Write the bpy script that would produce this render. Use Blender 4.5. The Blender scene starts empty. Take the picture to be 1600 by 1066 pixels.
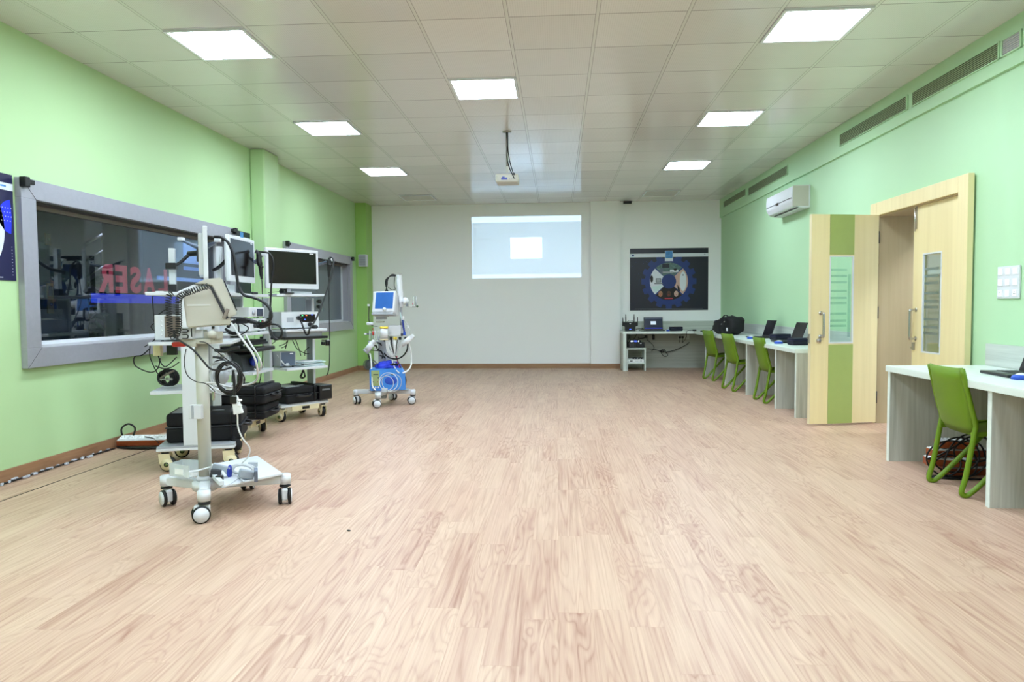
import bpy, bmesh, math, random
from mathutils import Vector, Matrix, Euler
random.seed(7)
C = bpy.context.scene.collection
scene = bpy.context.scene
PI = math.pi
R_ = math.radians

# ------------------------------------------------------------------ camera, light, exposure
CAM_H = 1.2025
FPX = 1098.3
CR = Vector((0.99788, 0.06438, -0.0078)).normalized()
YAW, PITCH, ROLL = -.0647, -.048, -.0078
def cam_axes():
    cy, sy, cp, sp, cr, sr = math.cos(YAW), math.sin(YAW), math.cos(PITCH), math.sin(PITCH), math.cos(ROLL), math.sin(ROLL)
    f = Vector((sy*cp, cy*cp, sp)); r = Vector((cy, -sy, 0)); u = r.cross(f)
    return r*cr + u*sr, -r*sr + u*cr, f
AR, AU, AF = cam_axes()
cam_data = bpy.data.cameras.new('camera')
cam_data.sensor_width = 36; cam_data.lens = FPX/1600*36; cam_data.clip_start = .05
cam = bpy.data.objects.new('camera', cam_data)
cam.matrix_world = Matrix(((AR.x, AU.x, -AF.x, 0), (AR.y, AU.y, -AF.y, 0), (AR.z, AU.z, -AF.z, CAM_H), (0, 0, 0, 1)))
C.objects.link(cam); scene.camera = cam

def at(px, py, Y):
    """world point seen at photo pixel (px, py) at depth Y"""
    v = AF + AR*((px-800)/FPX) - AU*((py-533)/FPX)
    return Vector((0, 0, CAM_H)) + v*(Y/v.y)

world = bpy.data.worlds.new('world'); scene.world = world; world.use_nodes = True
bg = world.node_tree.nodes['Background']; bg.inputs[0].default_value = (.75, .85, 1, 1); bg.inputs[1].default_value = .25
scene.view_settings.view_transform = 'Standard'; scene.view_settings.look = 'None'
scene.view_settings.gamma = 1; scene.view_settings.use_curve_mapping = False
scene.view_settings.exposure = 2.12
PANEL_POWER = 11.0          # radiance of the ceiling light panels
PROJ_POWER = 400.0          # projector beam
try:
    scene.cycles.max_bounces = 8; scene.cycles.diffuse_bounces = 5; scene.cycles.glossy_bounces = 4
    scene.cycles.transparent_max_bounces = 12; scene.cycles.sample_clamp_indirect = 6
except Exception: pass

# ------------------------------------------------------------------ room numbers
TILE = .63; GX = -2.8616; GY = 5.0098; CE = 3.2305
XL = -3.88; YB = 13.84; YN = -4.6
def XR(y): return 3.235 - .0135*(y-5.5)         # the right wall closes in slightly
DESK = .735

# ------------------------------------------------------------------ materials
def lin(c):
    return tuple((v/255/12.92 if v/255 <= .04045 else ((v/255+.055)/1.055)**2.4) for v in c) + (1,)
MATS = {}
def nodes_of(name):
    m = bpy.data.materials.new(name); m.use_nodes = True
    nt = m.node_tree; return m, nt, nt.nodes['Principled BSDF']
class G:
    """tiny node-graph helper"""
    def __init__(s, nt): s.nt = nt
    def n(s, t, **k):
        x = s.nt.nodes.new(t)
        for a, b in k.items(): setattr(x, a, b)
        return x
    def link(s, a, b): s.nt.links.new(a, b)
    def put(s, sock, v):
        if hasattr(v, 'default_value') or hasattr(v, 'links'): s.link(v, sock)
        else: sock.default_value = v
    def m(s, op, a, b=0.0, c=None):
        x = s.n('ShaderNodeMath', operation=op); s.put(x.inputs[0], a); s.put(x.inputs[1], b)
        if c is not None: s.put(x.inputs[2], c)
        return x.outputs[0]
    def mix(s, f, a, b):
        x = s.n('ShaderNodeMix', data_type='RGBA'); s.put(x.inputs[0], f); s.put(x.inputs[6], a); s.put(x.inputs[7], b)
        return x.outputs[2]
    def comb(s, x, y, z):
        c = s.n('ShaderNodeCombineXYZ')
        for i, v in enumerate((x, y, z)): s.put(c.inputs[i], v)
        return c.outputs[0]
    def noise(s, vec, scale=5, detail=2, rough=.5, dist=0):
        x = s.n('ShaderNodeTexNoise'); s.link(vec, x.inputs['Vector'])
        x.inputs['Scale'].default_value = scale; x.inputs['Detail'].default_value = detail
        x.inputs['Roughness'].default_value = rough; x.inputs['Distortion'].default_value = dist
        return x.outputs[0]
    def sep(s):
        t = s.n('ShaderNodeTexCoord'); x = s.n('ShaderNodeSeparateXYZ'); s.link(t.outputs['Object'], x.inputs[0])
        return t.outputs['Object'], x.outputs[0], x.outputs[1], x.outputs[2]
    def bump(s, h, strength, dist, bsdf):
        b = s.n('ShaderNodeBump'); b.inputs['Strength'].default_value = strength; b.inputs['Distance'].default_value = dist
        s.link(h, b.inputs['Height']); s.link(b.outputs[0], bsdf.inputs['Normal'])
def mat(name, rgb, rough=.5, metal=0, var=.05, scale=12, emit=0, spec=None, bump=0, alpha=None, coat=0):
    m, nt, b = nodes_of(name); g = G(nt); c = lin(rgb)
    vec, *_ = g.sep()
    nz = g.noise(vec, scale, 2)
    d = tuple(v*(1-var*1.6) for v in c[:3]) + (1,); e = tuple(min(1, v*(1+var)) for v in c[:3]) + (1,)
    col = g.mix(nz, d, e)
    g.link(col, b.inputs['Base Color'])
    b.inputs['Roughness'].default_value = rough; b.inputs['Metallic'].default_value = metal
    if spec is not None: b.inputs['Specular IOR Level'].default_value = spec
    if emit: b.inputs['Emission Color'].default_value = c; b.inputs['Emission Strength'].default_value = emit
    if bump: g.bump(g.noise(vec, scale*6, 3), bump, .002, b)
    if coat: b.inputs['Coat Weight'].default_value = coat
    if alpha is not None: b.inputs['Alpha'].default_value = alpha
    MATS[name] = m; return m

mat('white_plastic', (214, 217, 220), .35, var=.02)
mat('white_paint', (216, 220, 224), .3, var=.02)
mat('beige_plastic', (186, 184, 170), .42, var=.02)
mat('cream', (222, 210, 172), .4, var=.03)
mat('light_grey', (166, 170, 176), .4, var=.03)
mat('mid_grey', (104, 108, 114), .45, var=.04)
mat('grey_blue', (90, 102, 122), .45, var=.05)
mat('dark_grey', (44, 46, 50), .5, var=.06)
mat('black', (13, 13, 15), .42, var=.1)
mat('black_rubber', (11, 11, 12), .5, var=.1)
mat('black_fabric', (14, 14, 17), .85, var=.25, scale=60, bump=.4)
mat('bag_fabric', (7, 7, 9), .75, var=.3, scale=40, bump=.5)
mat('chrome', (190, 190, 192), .22, metal=1, var=.03)
mat('steel', (175, 172, 168), .32, metal=1, var=.05)
mat('alu_frame', (168, 168, 176), .42, metal=.35, var=.05, scale=30)
mat('alu_light', (205, 205, 208), .4, metal=.2, var=.03)
mat('tan_frame', (130, 120, 110), .5, var=.05)
mat('gunmetal', (64, 58, 54), .5, var=.06)
mat('chair_green', (102, 136, 10), .45, var=.06, scale=4)
mat('red', (178, 38, 32), .4, var=.05)
mat('orange_brown', (146, 68, 26), .5, var=.18, scale=20)
mat('blue_case', (9, 13, 38), .7, var=.15, scale=50)
mat('blue_mid', (40, 82, 190), .45, var=.08)
mat('blue_cloth', (22, 52, 205), .6, var=.3, scale=18)
mat('blue_compressor', (64, 138, 220), .38, var=.04)
mat('blue_clip', (28, 50, 150), .4)
mat('panel_olive', (150, 165, 110), .5)
mat('yellow', (235, 205, 60), .45)
mat('clear_plastic', (220, 228, 228), .15, alpha=.45)
mat('paper_blue', (205, 228, 228), .7, var=.05, scale=30)
mat('paper_white', (240, 243, 244), .7, var=.03)
mat('screen_black', (24, 20, 20), .16, var=.1, spec=.35)
mat('screen_blue', (40, 92, 165), .25, var=.12, emit=.06)
mat('screen_navy', (24, 34, 56), .15, var=.1, emit=.06)
mat('screen_window', (200, 212, 226), .3, emit=.14)
mat('led_green', (60, 240, 120), .3, emit=1)
mat('led_orange', (255, 90, 40), .3, emit=1)
mat('led_blue', (60, 90, 255), .3, emit=.8)
mat('led_white', (210, 230, 255), .3, emit=.8)
mat('poster_navy', (15, 18, 38), .4, var=.2, scale=3)
mat('poster_deep', (16, 16, 66), .4, var=.15, scale=3)
mat('poster_blue', (22, 48, 118), .4, var=.12, scale=3)
mat('poster_ink', (34, 60, 130), .4, var=.05)
mat('poster_white', (218, 224, 232), .4, var=.02)
mat('poster_sky', (70, 140, 205), .4, var=.35, scale=30)
mat('poster_teal', (92, 122, 122), .4, var=.6, scale=22)
mat('poster_skin', (172, 122, 92), .5, var=.15, scale=20)
mat('poster_dark_skin', (88, 56, 44), .5, var=.15, scale=20)
mat('poster_pale_skin', (206, 172, 160), .5, var=.1, scale=20)
mat('hair', (30, 22, 22), .6)
mat('decal_red', (200, 58, 78), .6, var=.08)
mat('decal_blue', (16, 44, 225), .6, var=.06)
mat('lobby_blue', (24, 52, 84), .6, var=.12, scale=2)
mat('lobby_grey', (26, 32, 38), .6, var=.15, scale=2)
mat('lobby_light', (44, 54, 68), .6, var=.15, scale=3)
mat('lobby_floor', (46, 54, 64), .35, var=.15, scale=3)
mat('sky_pane', (110, 150, 225), .5, emit=.16)
mat('brass', (170, 150, 110), .35, metal=.7)
mat('leaf', (48, 78, 44), .6, var=.4, scale=20)
mat('panel_off', (196, 192, 182), .35, var=.02)
mat('vent_slat', (160, 178, 140), .45, var=.05)
mat('vent_dark', (44, 58, 34), .7)
mat('cable_grey', (188, 190, 192), .4)
mat('cable_white', (226, 228, 228), .4)
mat('cable_brown', (120, 108, 96), .45)
mat('foam_grey', (150, 158, 166), .7, var=.08, scale=40)
mat('hub_green', (98, 120, 62), .5)
mat('white_wheel', (222, 226, 232), .35)
mat('corridor', (176, 184, 196), .6, var=.04, scale=2)
mat('cable_tape', (200, 205, 215), .3, var=.3, scale=60)

def wall_mat(name, rgb, var=.035):
    m, nt, b = nodes_of(name); g = G(nt); vec, x, y, z = g.sep(); c = lin(rgb)
    nz = g.noise(vec, .9, 3)
    col = g.mix(nz, tuple(v*(1-var) for v in c[:3])+(1,), tuple(v*(1+var) for v in c[:3])+(1,))
    g.link(col, b.inputs['Base Color']); b.inputs['Roughness'].default_value = .55
    b.inputs['Specular IOR Level'].default_value = .3
    g.bump(g.noise(vec, 55, 3), .12, .002, b); MATS[name] = m
wall_mat('wall_green', (184, 216, 162))
wall_mat('wall_green_cool_lit', (178, 214, 172))  # same green paint; cooler light on the right wall mixed into the colour
wall_mat('wall_green_deep', (158, 200, 112))
wall_mat('wall_white', (245, 247, 247), .012)

def wood_grain_mat(name, light, dark, axis='z', sx=40, sl=3, rough=.4, contrast=1.0):
    """laminate with straight grain along an axis"""
    m, nt, b = nodes_of(name); g = G(nt); vec, x, y, z = g.sep()
    ax = dict(x=x, y=y, z=z); s = [g.m('MULTIPLY', v, sl if a == axis else sx) for a, v in ax.items()]
    v = g.comb(*s)
    n1 = g.noise(v, 1, 4, .6, .4); v2 = g.comb(*[g.m('MULTIPLY', q, .28) for q in s]); n2 = g.noise(v2, 1, 2)
    f = g.m('ADD', g.m('MULTIPLY', n1, .65*contrast), g.m('MULTIPLY', n2, .5)); 
    r = g.n('ShaderNodeMapRange'); r.inputs['From Min'].default_value = .35; r.inputs['From Max'].default_value = .8; g.link(f, r.inputs['Value'])
    g.link(g.mix(r.outputs[0], lin(light), lin(dark)), b.inputs['Base Color'])
    b.inputs['Roughness'].default_value = rough; MATS[name] = m
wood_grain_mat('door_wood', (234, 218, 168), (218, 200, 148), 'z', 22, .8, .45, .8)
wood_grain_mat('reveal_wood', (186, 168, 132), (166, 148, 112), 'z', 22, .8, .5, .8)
wood_grain_mat('desk_white', (226, 236, 228), (206, 218, 208), 'y', 30, 1.2, .3, .8)
wood_grain_mat('desk_panel', (206, 208, 196), (160, 162, 148), 'z', 34, 1.4, .45)
wood_grain_mat('desk_panel_h', (204, 210, 202), (164, 172, 164), 'y', 34, 1.2, .45)
wood_grain_mat('desk_panel_hx', (200, 206, 196), (164, 170, 160), 'x', 34, 1.2, .45)
wood_grain_mat('skirting_wood', (176, 134, 100), (138, 98, 68), 'y', 40, 3, .4)
wood_grain_mat('skirting_wood_x', (176, 140, 106), (146, 108, 78), 'x', 40, 3, .4)
mat('door_green', (156, 172, 96), .6, var=.04)

def floor_mat():
    m, nt, b = nodes_of('floor_planks'); g = G(nt); vec, x, y, z = g.sep()
    W, L = .132, .93
    i = g.m('FLOOR', g.m('DIVIDE', x, W))
    w1 = g.n('ShaderNodeTexWhiteNoise', noise_dimensions='1D'); g.link(i, w1.inputs['W'])
    yy = g.m('ADD', g.m('DIVIDE', y, L), g.m('MULTIPLY', w1.outputs[0], 7))
    j = g.m('FLOOR', yy)
    w2 = g.n('ShaderNodeTexWhiteNoise', noise_dimensions='3D'); g.link(g.comb(i, j, 3.0), w2.inputs['Vector'])
    s = g.n('ShaderNodeSeparateColor'); g.link(w2.outputs['Color'], s.inputs[0]); ra, rb, rc = s.outputs
    gx = g.m('ADD', x, g.m('MULTIPLY', ra, 37)); gy = g.m('ADD', y, g.m('MULTIPLY', rb, 41))
    # cathedral figure: contour rings of a stretched noise
    v = g.comb(g.m('MULTIPLY', gx, 7.5), g.m('MULTIPLY', gy, g.m('ADD', .18, g.m('MULTIPLY', g.m('POWER', rb, 2.0), 1.5))), g.m('MULTIPLY', rc, 9))
    n = g.noise(v, 1, 2, .45, .35)
    rings = g.m('FRACT', g.m('MULTIPLY', n, 15)); rings = g.m('ABSOLUTE', g.m('SUBTRACT', rings, .5)); rings = g.m('MULTIPLY', rings, 2)
    line = g.m('POWER', rings, 2.6)
    fine = g.noise(g.comb(g.m('MULTIPLY', gx, 170), g.m('MULTIPLY', gy, 5), 0.0), 1, 3, .6)
    blot = g.noise(g.comb(g.m('MULTIPLY', gx, 9), g.m('MULTIPLY', gy, 1.6), 4.0), 1, 3)
    streak = g.noise(g.comb(g.m('MULTIPLY', gx, 60), g.m('MULTIPLY', gy, 1.6), 2.0), 1, 3, .55, .25)
    f = g.m('ADD', g.m('MULTIPLY', line, .36), g.m('MULTIPLY', fine, .34))
    f = g.m('ADD', f, g.m('MULTIPLY', g.m('SUBTRACT', streak, .42), 1.1))
    f = g.m('ADD', f, g.m('MULTIPLY', g.m('SUBTRACT', blot, .40), .6))
    f = g.m('MULTIPLY', f, g.m('ADD', .62, g.m('MULTIPLY', rc, .5)))
    cl = g.n('ShaderNodeClamp'); g.link(f, cl.inputs[0])
    base = g.mix(cl.outputs[0], FLOOR_A, FLOOR_B)
    tint = g.mix(ra, (1.03, 1.02, .98, 1), (.975, .925, .895, 1))
    mul = g.n('ShaderNodeMix', data_type='RGBA', blend_type='MULTIPLY'); mul.inputs[0].default_value = 1
    g.link(base, mul.inputs[6]); g.link(tint, mul.inputs[7])
    fx = g.m('FRACT', g.m('DIVIDE', x, W)); ex = g.m('LESS_THAN', g.m('MINIMUM', fx, g.m('SUBTRACT', 1, fx)), .007)
    fy = g.m('FRACT', yy); ey = g.m('LESS_THAN', g.m('MINIMUM', fy, g.m('SUBTRACT', 1, fy)), .0014)
    seam = g.m('MULTIPLY', g.m('MAXIMUM', ex, ey), .28)
    g.link(g.mix(seam, mul.outputs[2], lin((150, 112, 84))), b.inputs['Base Color'])
    g.link(g.m('ADD', .36, g.m('MULTIPLY', fine, .12)), b.inputs['Roughness'])
    b.inputs['Specular IOR Level'].default_value = .45
    g.bump(fine, .08, .001, b); MATS['floor_planks'] = m
FLOOR_A = lin((204, 177, 155)); FLOOR_B = lin((150, 108, 90))
floor_mat()

def ceiling_mat():
    m, nt, b = nodes_of('ceiling_tiles'); g = G(nt); vec, x, y, z = g.sep()
    tx = g.m('DIVIDE', g.m('SUBTRACT', x, GX), TILE); ty = g.m('DIVIDE', g.m('SUBTRACT', y, GY), TILE)
    dx = g.m('MULTIPLY', g.m('ABSOLUTE', g.m('SUBTRACT', tx, g.m('ROUND', tx))), TILE)
    dy = g.m('MULTIPLY', g.m('ABSOLUTE', g.m('SUBTRACT', ty, g.m('ROUND', ty))), TILE)
    w = g.n('ShaderNodeTexWhiteNoise', noise_dimensions='3D'); g.link(g.comb(g.m('FLOOR', tx), g.m('FLOOR', ty), 1.0), w.inputs['Vector'])
    base = g.mix(w.outputs[0], lin((216, 214, 211)), lin((226, 224, 221)))
    pv = g.comb(g.m('MULTIPLY', x, 62), g.m('MULTIPLY', y, 62), 0.0)
    vo = g.n('ShaderNodeTexVoronoi'); g.link(pv, vo.inputs['Vector']); vo.inputs['Scale'].default_value = 1; vo.inputs['Randomness'].default_value = 0
    pin = g.m('MULTIPLY', g.m('LESS_THAN', vo.outputs['Distance'], .22), .2)
    c1 = g.mix(pin, base, lin((120, 116, 108)))
    barx = g.m('LESS_THAN', dx, .011); gapx = g.m('MULTIPLY', g.m('LESS_THAN', dx, .0145), g.m('SUBTRACT', 1, barx))
    gapy = g.m('LESS_THAN', dy, .0042)
    c2 = g.mix(barx, c1, lin((216, 216, 210)))
    gap = g.m('MAXIMUM', gapx, g.m('MULTIPLY', gapy, g.m('SUBTRACT', 1, barx)))
    g.link(g.mix(g.m('MULTIPLY', gap, .6), c2, lin((70, 66, 60))), b.inputs['Base Color'])
    b.inputs['Roughness'].default_value = .16; b.inputs['Specular IOR Level'].default_value = .9
    wav = g.noise(g.comb(g.m('MULTIPLY', x, 1.2), g.m('ADD', g.m('MULTIPLY', y, 3.0), g.m('MULTIPLY', w.outputs[0], 6)), 0.0), 1, 1)
    h = g.m('ADD', g.m('MULTIPLY', wav, 2.0), g.m('MULTIPLY', gap, -1.2))
    g.bump(h, .35, .004, b); MATS['ceiling_tiles'] = m
ceiling_mat()

def emitter(name, rgb, power):
    m, nt, b = nodes_of(name); nt.nodes.remove(b); g = G(nt)
    vec, x, y, z = g.sep(); nz = g.noise(vec, 2, 1)
    e = g.n('ShaderNodeEmission'); g.link(g.mix(nz, tuple(v*.98 for v in rgb)+(1,), tuple(rgb)+(1,)), e.inputs[0]); e.inputs[1].default_value = power
    g.link(e.outputs[0], nt.nodes['Material Output'].inputs[0]); MATS[name] = m
emitter('light_panel', (.79, .93, 1.09), PANEL_POWER)
emitter('corridor_fill', (.86, .94, 1.04), 22)

def glass_mat(name, tint, refl=.08, rough=0.0):
    m, nt, b = nodes_of(name); nt.nodes.remove(b); g = G(nt)
    t = g.n('ShaderNodeBsdfTransparent'); t.inputs[0].default_value = tint
    gl = g.n('ShaderNodeBsdfGlossy'); gl.inputs['Roughness'].default_value = rough
    fr = g.n('ShaderNodeFresnel'); fr.inputs[0].default_value = 1.45
    vec, x, y, z = g.sep(); nz = g.noise(vec, 2, 1)
    f = g.m('MULTIPLY', fr.outputs[0], g.m('ADD', refl, g.m('MULTIPLY', nz, .02)))
    mx = g.n('ShaderNodeMixShader'); g.link(f, mx.inputs[0]); g.link(t.outputs[0], mx.inputs[1]); g.link(gl.outputs[0], mx.inputs[2])
    g.link(mx.outputs[0], nt.nodes['Material Output'].inputs[0]); MATS[name] = m
glass_mat('window_glass', (.86, .90, .94, 1), .32)
def frosted(name, tint, body, f):
    m, nt, b = nodes_of(name); nt.nodes.remove(b); g = G(nt)
    t = g.n('ShaderNodeBsdfTransparent'); t.inputs[0].default_value = tint
    d = g.n('ShaderNodeBsdfPrincipled'); d.inputs['Base Color'].default_value = lin(body); d.inputs['Roughness'].default_value = .25
    vec, x, y, z = g.sep(); nz = g.noise(vec, 2, 1)
    mx = g.n('ShaderNodeMixShader'); g.link(g.m('ADD', f, g.m('MULTIPLY', nz, .04)), mx.inputs[0]); g.link(t.outputs[0], mx.inputs[1]); g.link(d.outputs[0], mx.inputs[2])
    g.link(mx.outputs[0], nt.nodes['Material Output'].inputs[0]); MATS[name] = m
frosted('window_glass_frosted', (.8, .85, .9, 1), (104, 116, 122), .75)
glass_mat('door_glass', (.90, .96, .94, 1), .6)
glass_mat('frost_film', (.84, .90, .90, 1), .5, .3)

# ------------------------------------------------------------------ mesh builder
class MB:
    def __init__(s): s.bm = bmesh.new(); s.ms = []
    def mi(s, m):
        if m not in s.ms: s.ms.append(m)
        return s.ms.index(m)
    def _merge(s, t, m, smooth=False, M=None):
        if M is not None: bmesh.ops.transform(t, matrix=M, verts=t.verts)
        bmesh.ops.recalc_face_normals(t, faces=t.faces)
        k = s.mi(m); mp = {v: s.bm.verts.new(v.co) for v in t.verts}
        for f in t.faces:
            try: nf = s.bm.faces.new([mp[v] for v in f.verts])
            except ValueError: continue
            nf.material_index = k; nf.smooth = (smooth is True) or (smooth == 'tag' and f.tag)
        t.free(); return s
    def box(s, c, d, m, bev=0, rot=None, seg=2):
        t = bmesh.new(); bmesh.ops.create_cube(t, size=1); bmesh.ops.scale(t, vec=d, verts=t.verts)
        if bev:
            bev = min(bev, min(d)*.45)
            bmesh.ops.bevel(t, geom=list(t.edges), offset=bev, segments=seg, affect='EDGES', profile=.5)
        M = Matrix.Translation(c)
        if rot is not None: M = M @ Euler(rot).to_matrix().to_4x4()
        return s._merge(t, m, False, M)
    def cyl(s, p0, p1, r, m, r2=None, seg=16, bev=0):
        p0, p1 = Vector(p0), Vector(p1); d = p1-p0; L = d.length
        t = bmesh.new(); bmesh.ops.create_cone(t, cap_ends=True, segments=seg, radius1=r, radius2=r if r2 is None else r2, depth=L)
        if bev:
            es = [e for e in t.edges if any(len(f.verts) > 4 for f in e.link_faces)]
            bmesh.ops.bevel(t, geom=es, offset=bev, segments=2, affect='EDGES')
        for f in t.faces: f.tag = len(f.verts) <= 4
        M = Matrix.Translation((p0+p1)/2) @ d.to_track_quat('Z', 'Y').to_matrix().to_4x4()
        return s._merge(t, m, 'tag', M)
    def sph(s, c, r, m, seg=16, rot=None):
        if not hasattr(r, '__len__'): r = (r, r, r)
        t = bmesh.new(); bmesh.ops.create_uvsphere(t, u_segments=seg, v_segments=max(6, seg//2), radius=1)
        bmesh.ops.scale(t, vec=r, verts=t.verts)
        M = Matrix.Translation(c)
        if rot is not None: M = M @ Euler(rot).to_matrix().to_4x4()
        return s._merge(t, m, True, M)
    def prism(s, pts, a0, a1, m, axis='y', bev=0, M=None, smooth=False):
        """closed 2-D outline swept from a0 to a1 along an axis"""
        t = bmesh.new()
        def P(u, v, w): return dict(y=(u, w, v), x=(w, u, v), z=(u, v, w))[axis]
        A = [t.verts.new(P(u, v, a0)) for u, v in pts]; B = [t.verts.new(P(u, v, a1)) for u, v in pts]
        n = len(pts); t.faces.new(A); t.faces.new(B[::-1])
        for i in range(n): t.faces.new((A[i], B[i], B[(i+1) % n], A[(i+1) % n]))
        bmesh.ops.recalc_face_normals(t, faces=t.faces)
        if bev: bmesh.ops.bevel(t, geom=list(t.edges), offset=bev, segments=2, affect='EDGES')
        return s._merge(t, m, smooth, M)
    def tube(s, pts, r, m, seg=6, closed=False, smooth_n=6, flat=None):
        pts = [Vector(p) for p in pts]
        if smooth_n > 1 and len(pts) > 2: pts = spline(pts, smooth_n, closed)
        n = len(pts); t = bmesh.new(); rings = []; up = None
        for i, p in enumerate(pts):
            a = pts[(i-1) % n] if (closed or i > 0) else p; b = pts[(i+1) % n] if (closed or i < n-1) else p
            d = (b-a).normalized() if (b-a).length > 1e-9 else Vector((0, 0, 1))
            if up is None: up = Vector((0, 0, 1)) if abs(d.z) < .9 else Vector((1, 0, 0))
            e1 = d.cross(up); e1 = e1.normalized() if e1.length > 1e-6 else d.orthogonal().normalized()
            e2 = d.cross(e1).normalized(); up = -e2 if (-e2).dot(up) > 0 else e2
            rr = r[min(i*len(r)//n, len(r)-1)] if hasattr(r, '__len__') else r
            ring = []
            for k in range(seg):
                an = 2*PI*k/seg + (PI/seg if flat else 0)
                q = e1*math.cos(an)*rr + up*math.sin(an)*rr*(flat or 1)
                ring.append(t.verts.new(p+q))
            rings.append(ring)
        for i in range(n if closed else n-1):
            A, B = rings[i], rings[(i+1) % n]
            for k in range(seg): t.faces.new((A[k], A[(k+1) % seg], B[(k+1) % seg], B[k]))
        if not closed:
            t.faces.new(rings[0][::-1]); t.faces.new(rings[-1])
        return s._merge(t, m, seg > 4)
    def quad(s, a, b, c, d, m):
        vs = [s.bm.verts.new(Vector(p)) for p in (a, b, c, d)]
        f = s.bm.faces.new(vs); f.material_index = s.mi(m); return s
    def build(s, name, parent=None, loc=None, rz=0, M=None):
        me = bpy.data.meshes.new(name)
        if M is not None: bmesh.ops.transform(s.bm, matrix=M, verts=s.bm.verts)
        if loc is not None and parent is None and rz == 0:
            pass
        s.bm.to_mesh(me); s.bm.free()
        for k in s.ms: me.materials.append(MATS[k])
        o = bpy.data.objects.new(name, me); C.objects.link(o)
        if parent is not None: o.parent = parent
        if loc is not None: o.location = loc
        if rz: o.rotation_euler = (0, 0, rz)
        return o
def spline(P, n, closed):
    out = []; N = len(P)
    for i in range(N if closed else N-1):
        g = (lambda k: P[k % N]) if closed else (lambda k: P[max(0, min(N-1, k))])
        a, b, c, d = g(i-1), g(i), g(i+1), g(i+2)
        for k in range(n):
            t = k/n
            out.append(.5*((2*b) + (c-a)*t + (2*a-5*b+4*c-d)*t*t + (3*b-a-3*c+d)*t**3))
    if not closed: out.append(P[-1])
    return out
def ring_pts(c, r, n=16, ax='x', sq=1.0, wob=0.0, ph=0.0):
    o = []
    for k in range(n):
        a = 2*PI*k/n + ph; w = 1 + wob*math.sin(3*a+ph*5); u, v = r*math.cos(a)*w, r*math.sin(a)*sq*w
        o.append(Vector(c) + Vector(dict(x=(0, u, v), y=(u, 0, v), z=(u, v, 0))[ax]))
    return o
def text_mesh(body, size, m, mirror=False, bold=.0, ext=.001):
    cu = bpy.data.curves.new('t', 'FONT'); cu.body = body; cu.size = size; cu.align_x = 'CENTER'; cu.align_y = 'CENTER'
    cu.offset = bold; cu.extrude = ext; cu.resolution_u = 3
    ob = bpy.data.objects.new('t', cu); C.objects.link(ob)
    me = bpy.data.meshes.new_from_object(ob); C.objects.unlink(ob); bpy.data.objects.remove(ob)
    t = bmesh.new(); t.from_mesh(me)
    if mirror: bmesh.ops.scale(t, vec=(-1, 1, 1), verts=t.verts)
    bpy.data.meshes.remove(me); return t
def add_text(mb, body, size, m, M, mirror=False, bold=0.0, ext=.0005, sx=1.0):
    t = text_mesh(body, size, m, mirror, bold, ext)
    bmesh.ops.scale(t, vec=(sx, 1, 1), verts=t.verts)
    mb._merge(t, m, False, M)

def tag(o, label, cat, group=None, kind=None):
    o['label'] = label; o['category'] = cat
    if group: o['group'] = group
    if kind: o['kind'] = kind
    return o
def thing(name, label, cat, loc=(0, 0, 0), rz=0, group=None):
    o = bpy.data.objects.new(name, None); C.objects.link(o); o.location = loc; o.rotation_euler = (0, 0, rz)
    o.empty_display_size = .05
    return tag(o, label, cat, group)
def struct(mb, name, **k):
    o = mb.build(name, **k); o['kind'] = 'structure'; return o
def copy_tree(o, parent=None):
    c = o.copy(); C.objects.link(c); c.parent = parent
    for ch in list(o.children): copy_tree(ch, c)
    return c
RX90 = Matrix.Rotation(PI/2, 4, 'X')
def RZ(a): return Matrix.Rotation(a, 4, 'Z')
def TR(*p): return Matrix.Translation(p)

# ------------------------------------------------------------------ the setting
# floor
struct(MB().box(((XL+3.9)/2, (YN+YB)/2, -.05), (3.9-XL, YB-YN, .1), 'floor_planks'), 'floor')
# ceiling
struct(MB().box(((XL+3.4)/2, (YN+YB)/2, CE+.05), (3.4-XL, YB-YN, .1), 'ceiling_tiles'), 'ceiling')
# left wall with two window openings
W1 = (4.99, 8.05, .93, 2.02); W2 = (9.93, 12.87, .96, 2.02)      # y0 y1 z0 z1
def wall_with_holes(x0, x1, y0, y1, z1, holes, m):
    mb = MB(); ys = sorted({y0, y1, *[h[0] for h in holes], *[h[1] for h in holes]})
    for a, b in zip(ys, ys[1:]):
        hs = [h for h in holes if h[0] <= a+1e-6 and h[1] >= b-1e-6]
        segs = [(0, z1)]
        if hs: segs = [(0, hs[0][2]), (hs[0][3], z1)]
        for p, q in segs:
            if q-p > 1e-4: mb.box(((x0+x1)/2, (a+b)/2, (p+q)/2), (x1-x0, b-a, q-p), m)
    return mb
struct(wall_with_holes(XL-.15, XL, YN, YB, CE, [W1, W2], 'wall_green'), 'wall_left')
struct(MB().box((XL+.095, 9.0, CE/2), (.19, .48, CE), 'wall_green', bev=.02), 'trim_1')           # pilaster
struct(MB().box((XL+.1, (13.42+YB)/2, CE/2), (.22, YB-13.42, CE), 'wall_green_deep'), 'trim_2')    # corner pilaster
# back wall and its column
struct(MB().box(((XL+3.4)/2, YB+.075, CE/2), (3.4-XL, .15, CE), 'wall_white'), 'wall_back')
struct(MB().box((.93, YB-.05, CE/2), (.56, .10, CE), 'wall_white'), 'trim_3')
# near wall behind the camera
struct(MB().box(((XL+3.4)/2, YN-.075, CE/2), (3.4-XL, .15, CE), 'wall_white'), 'wall_front')
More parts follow.
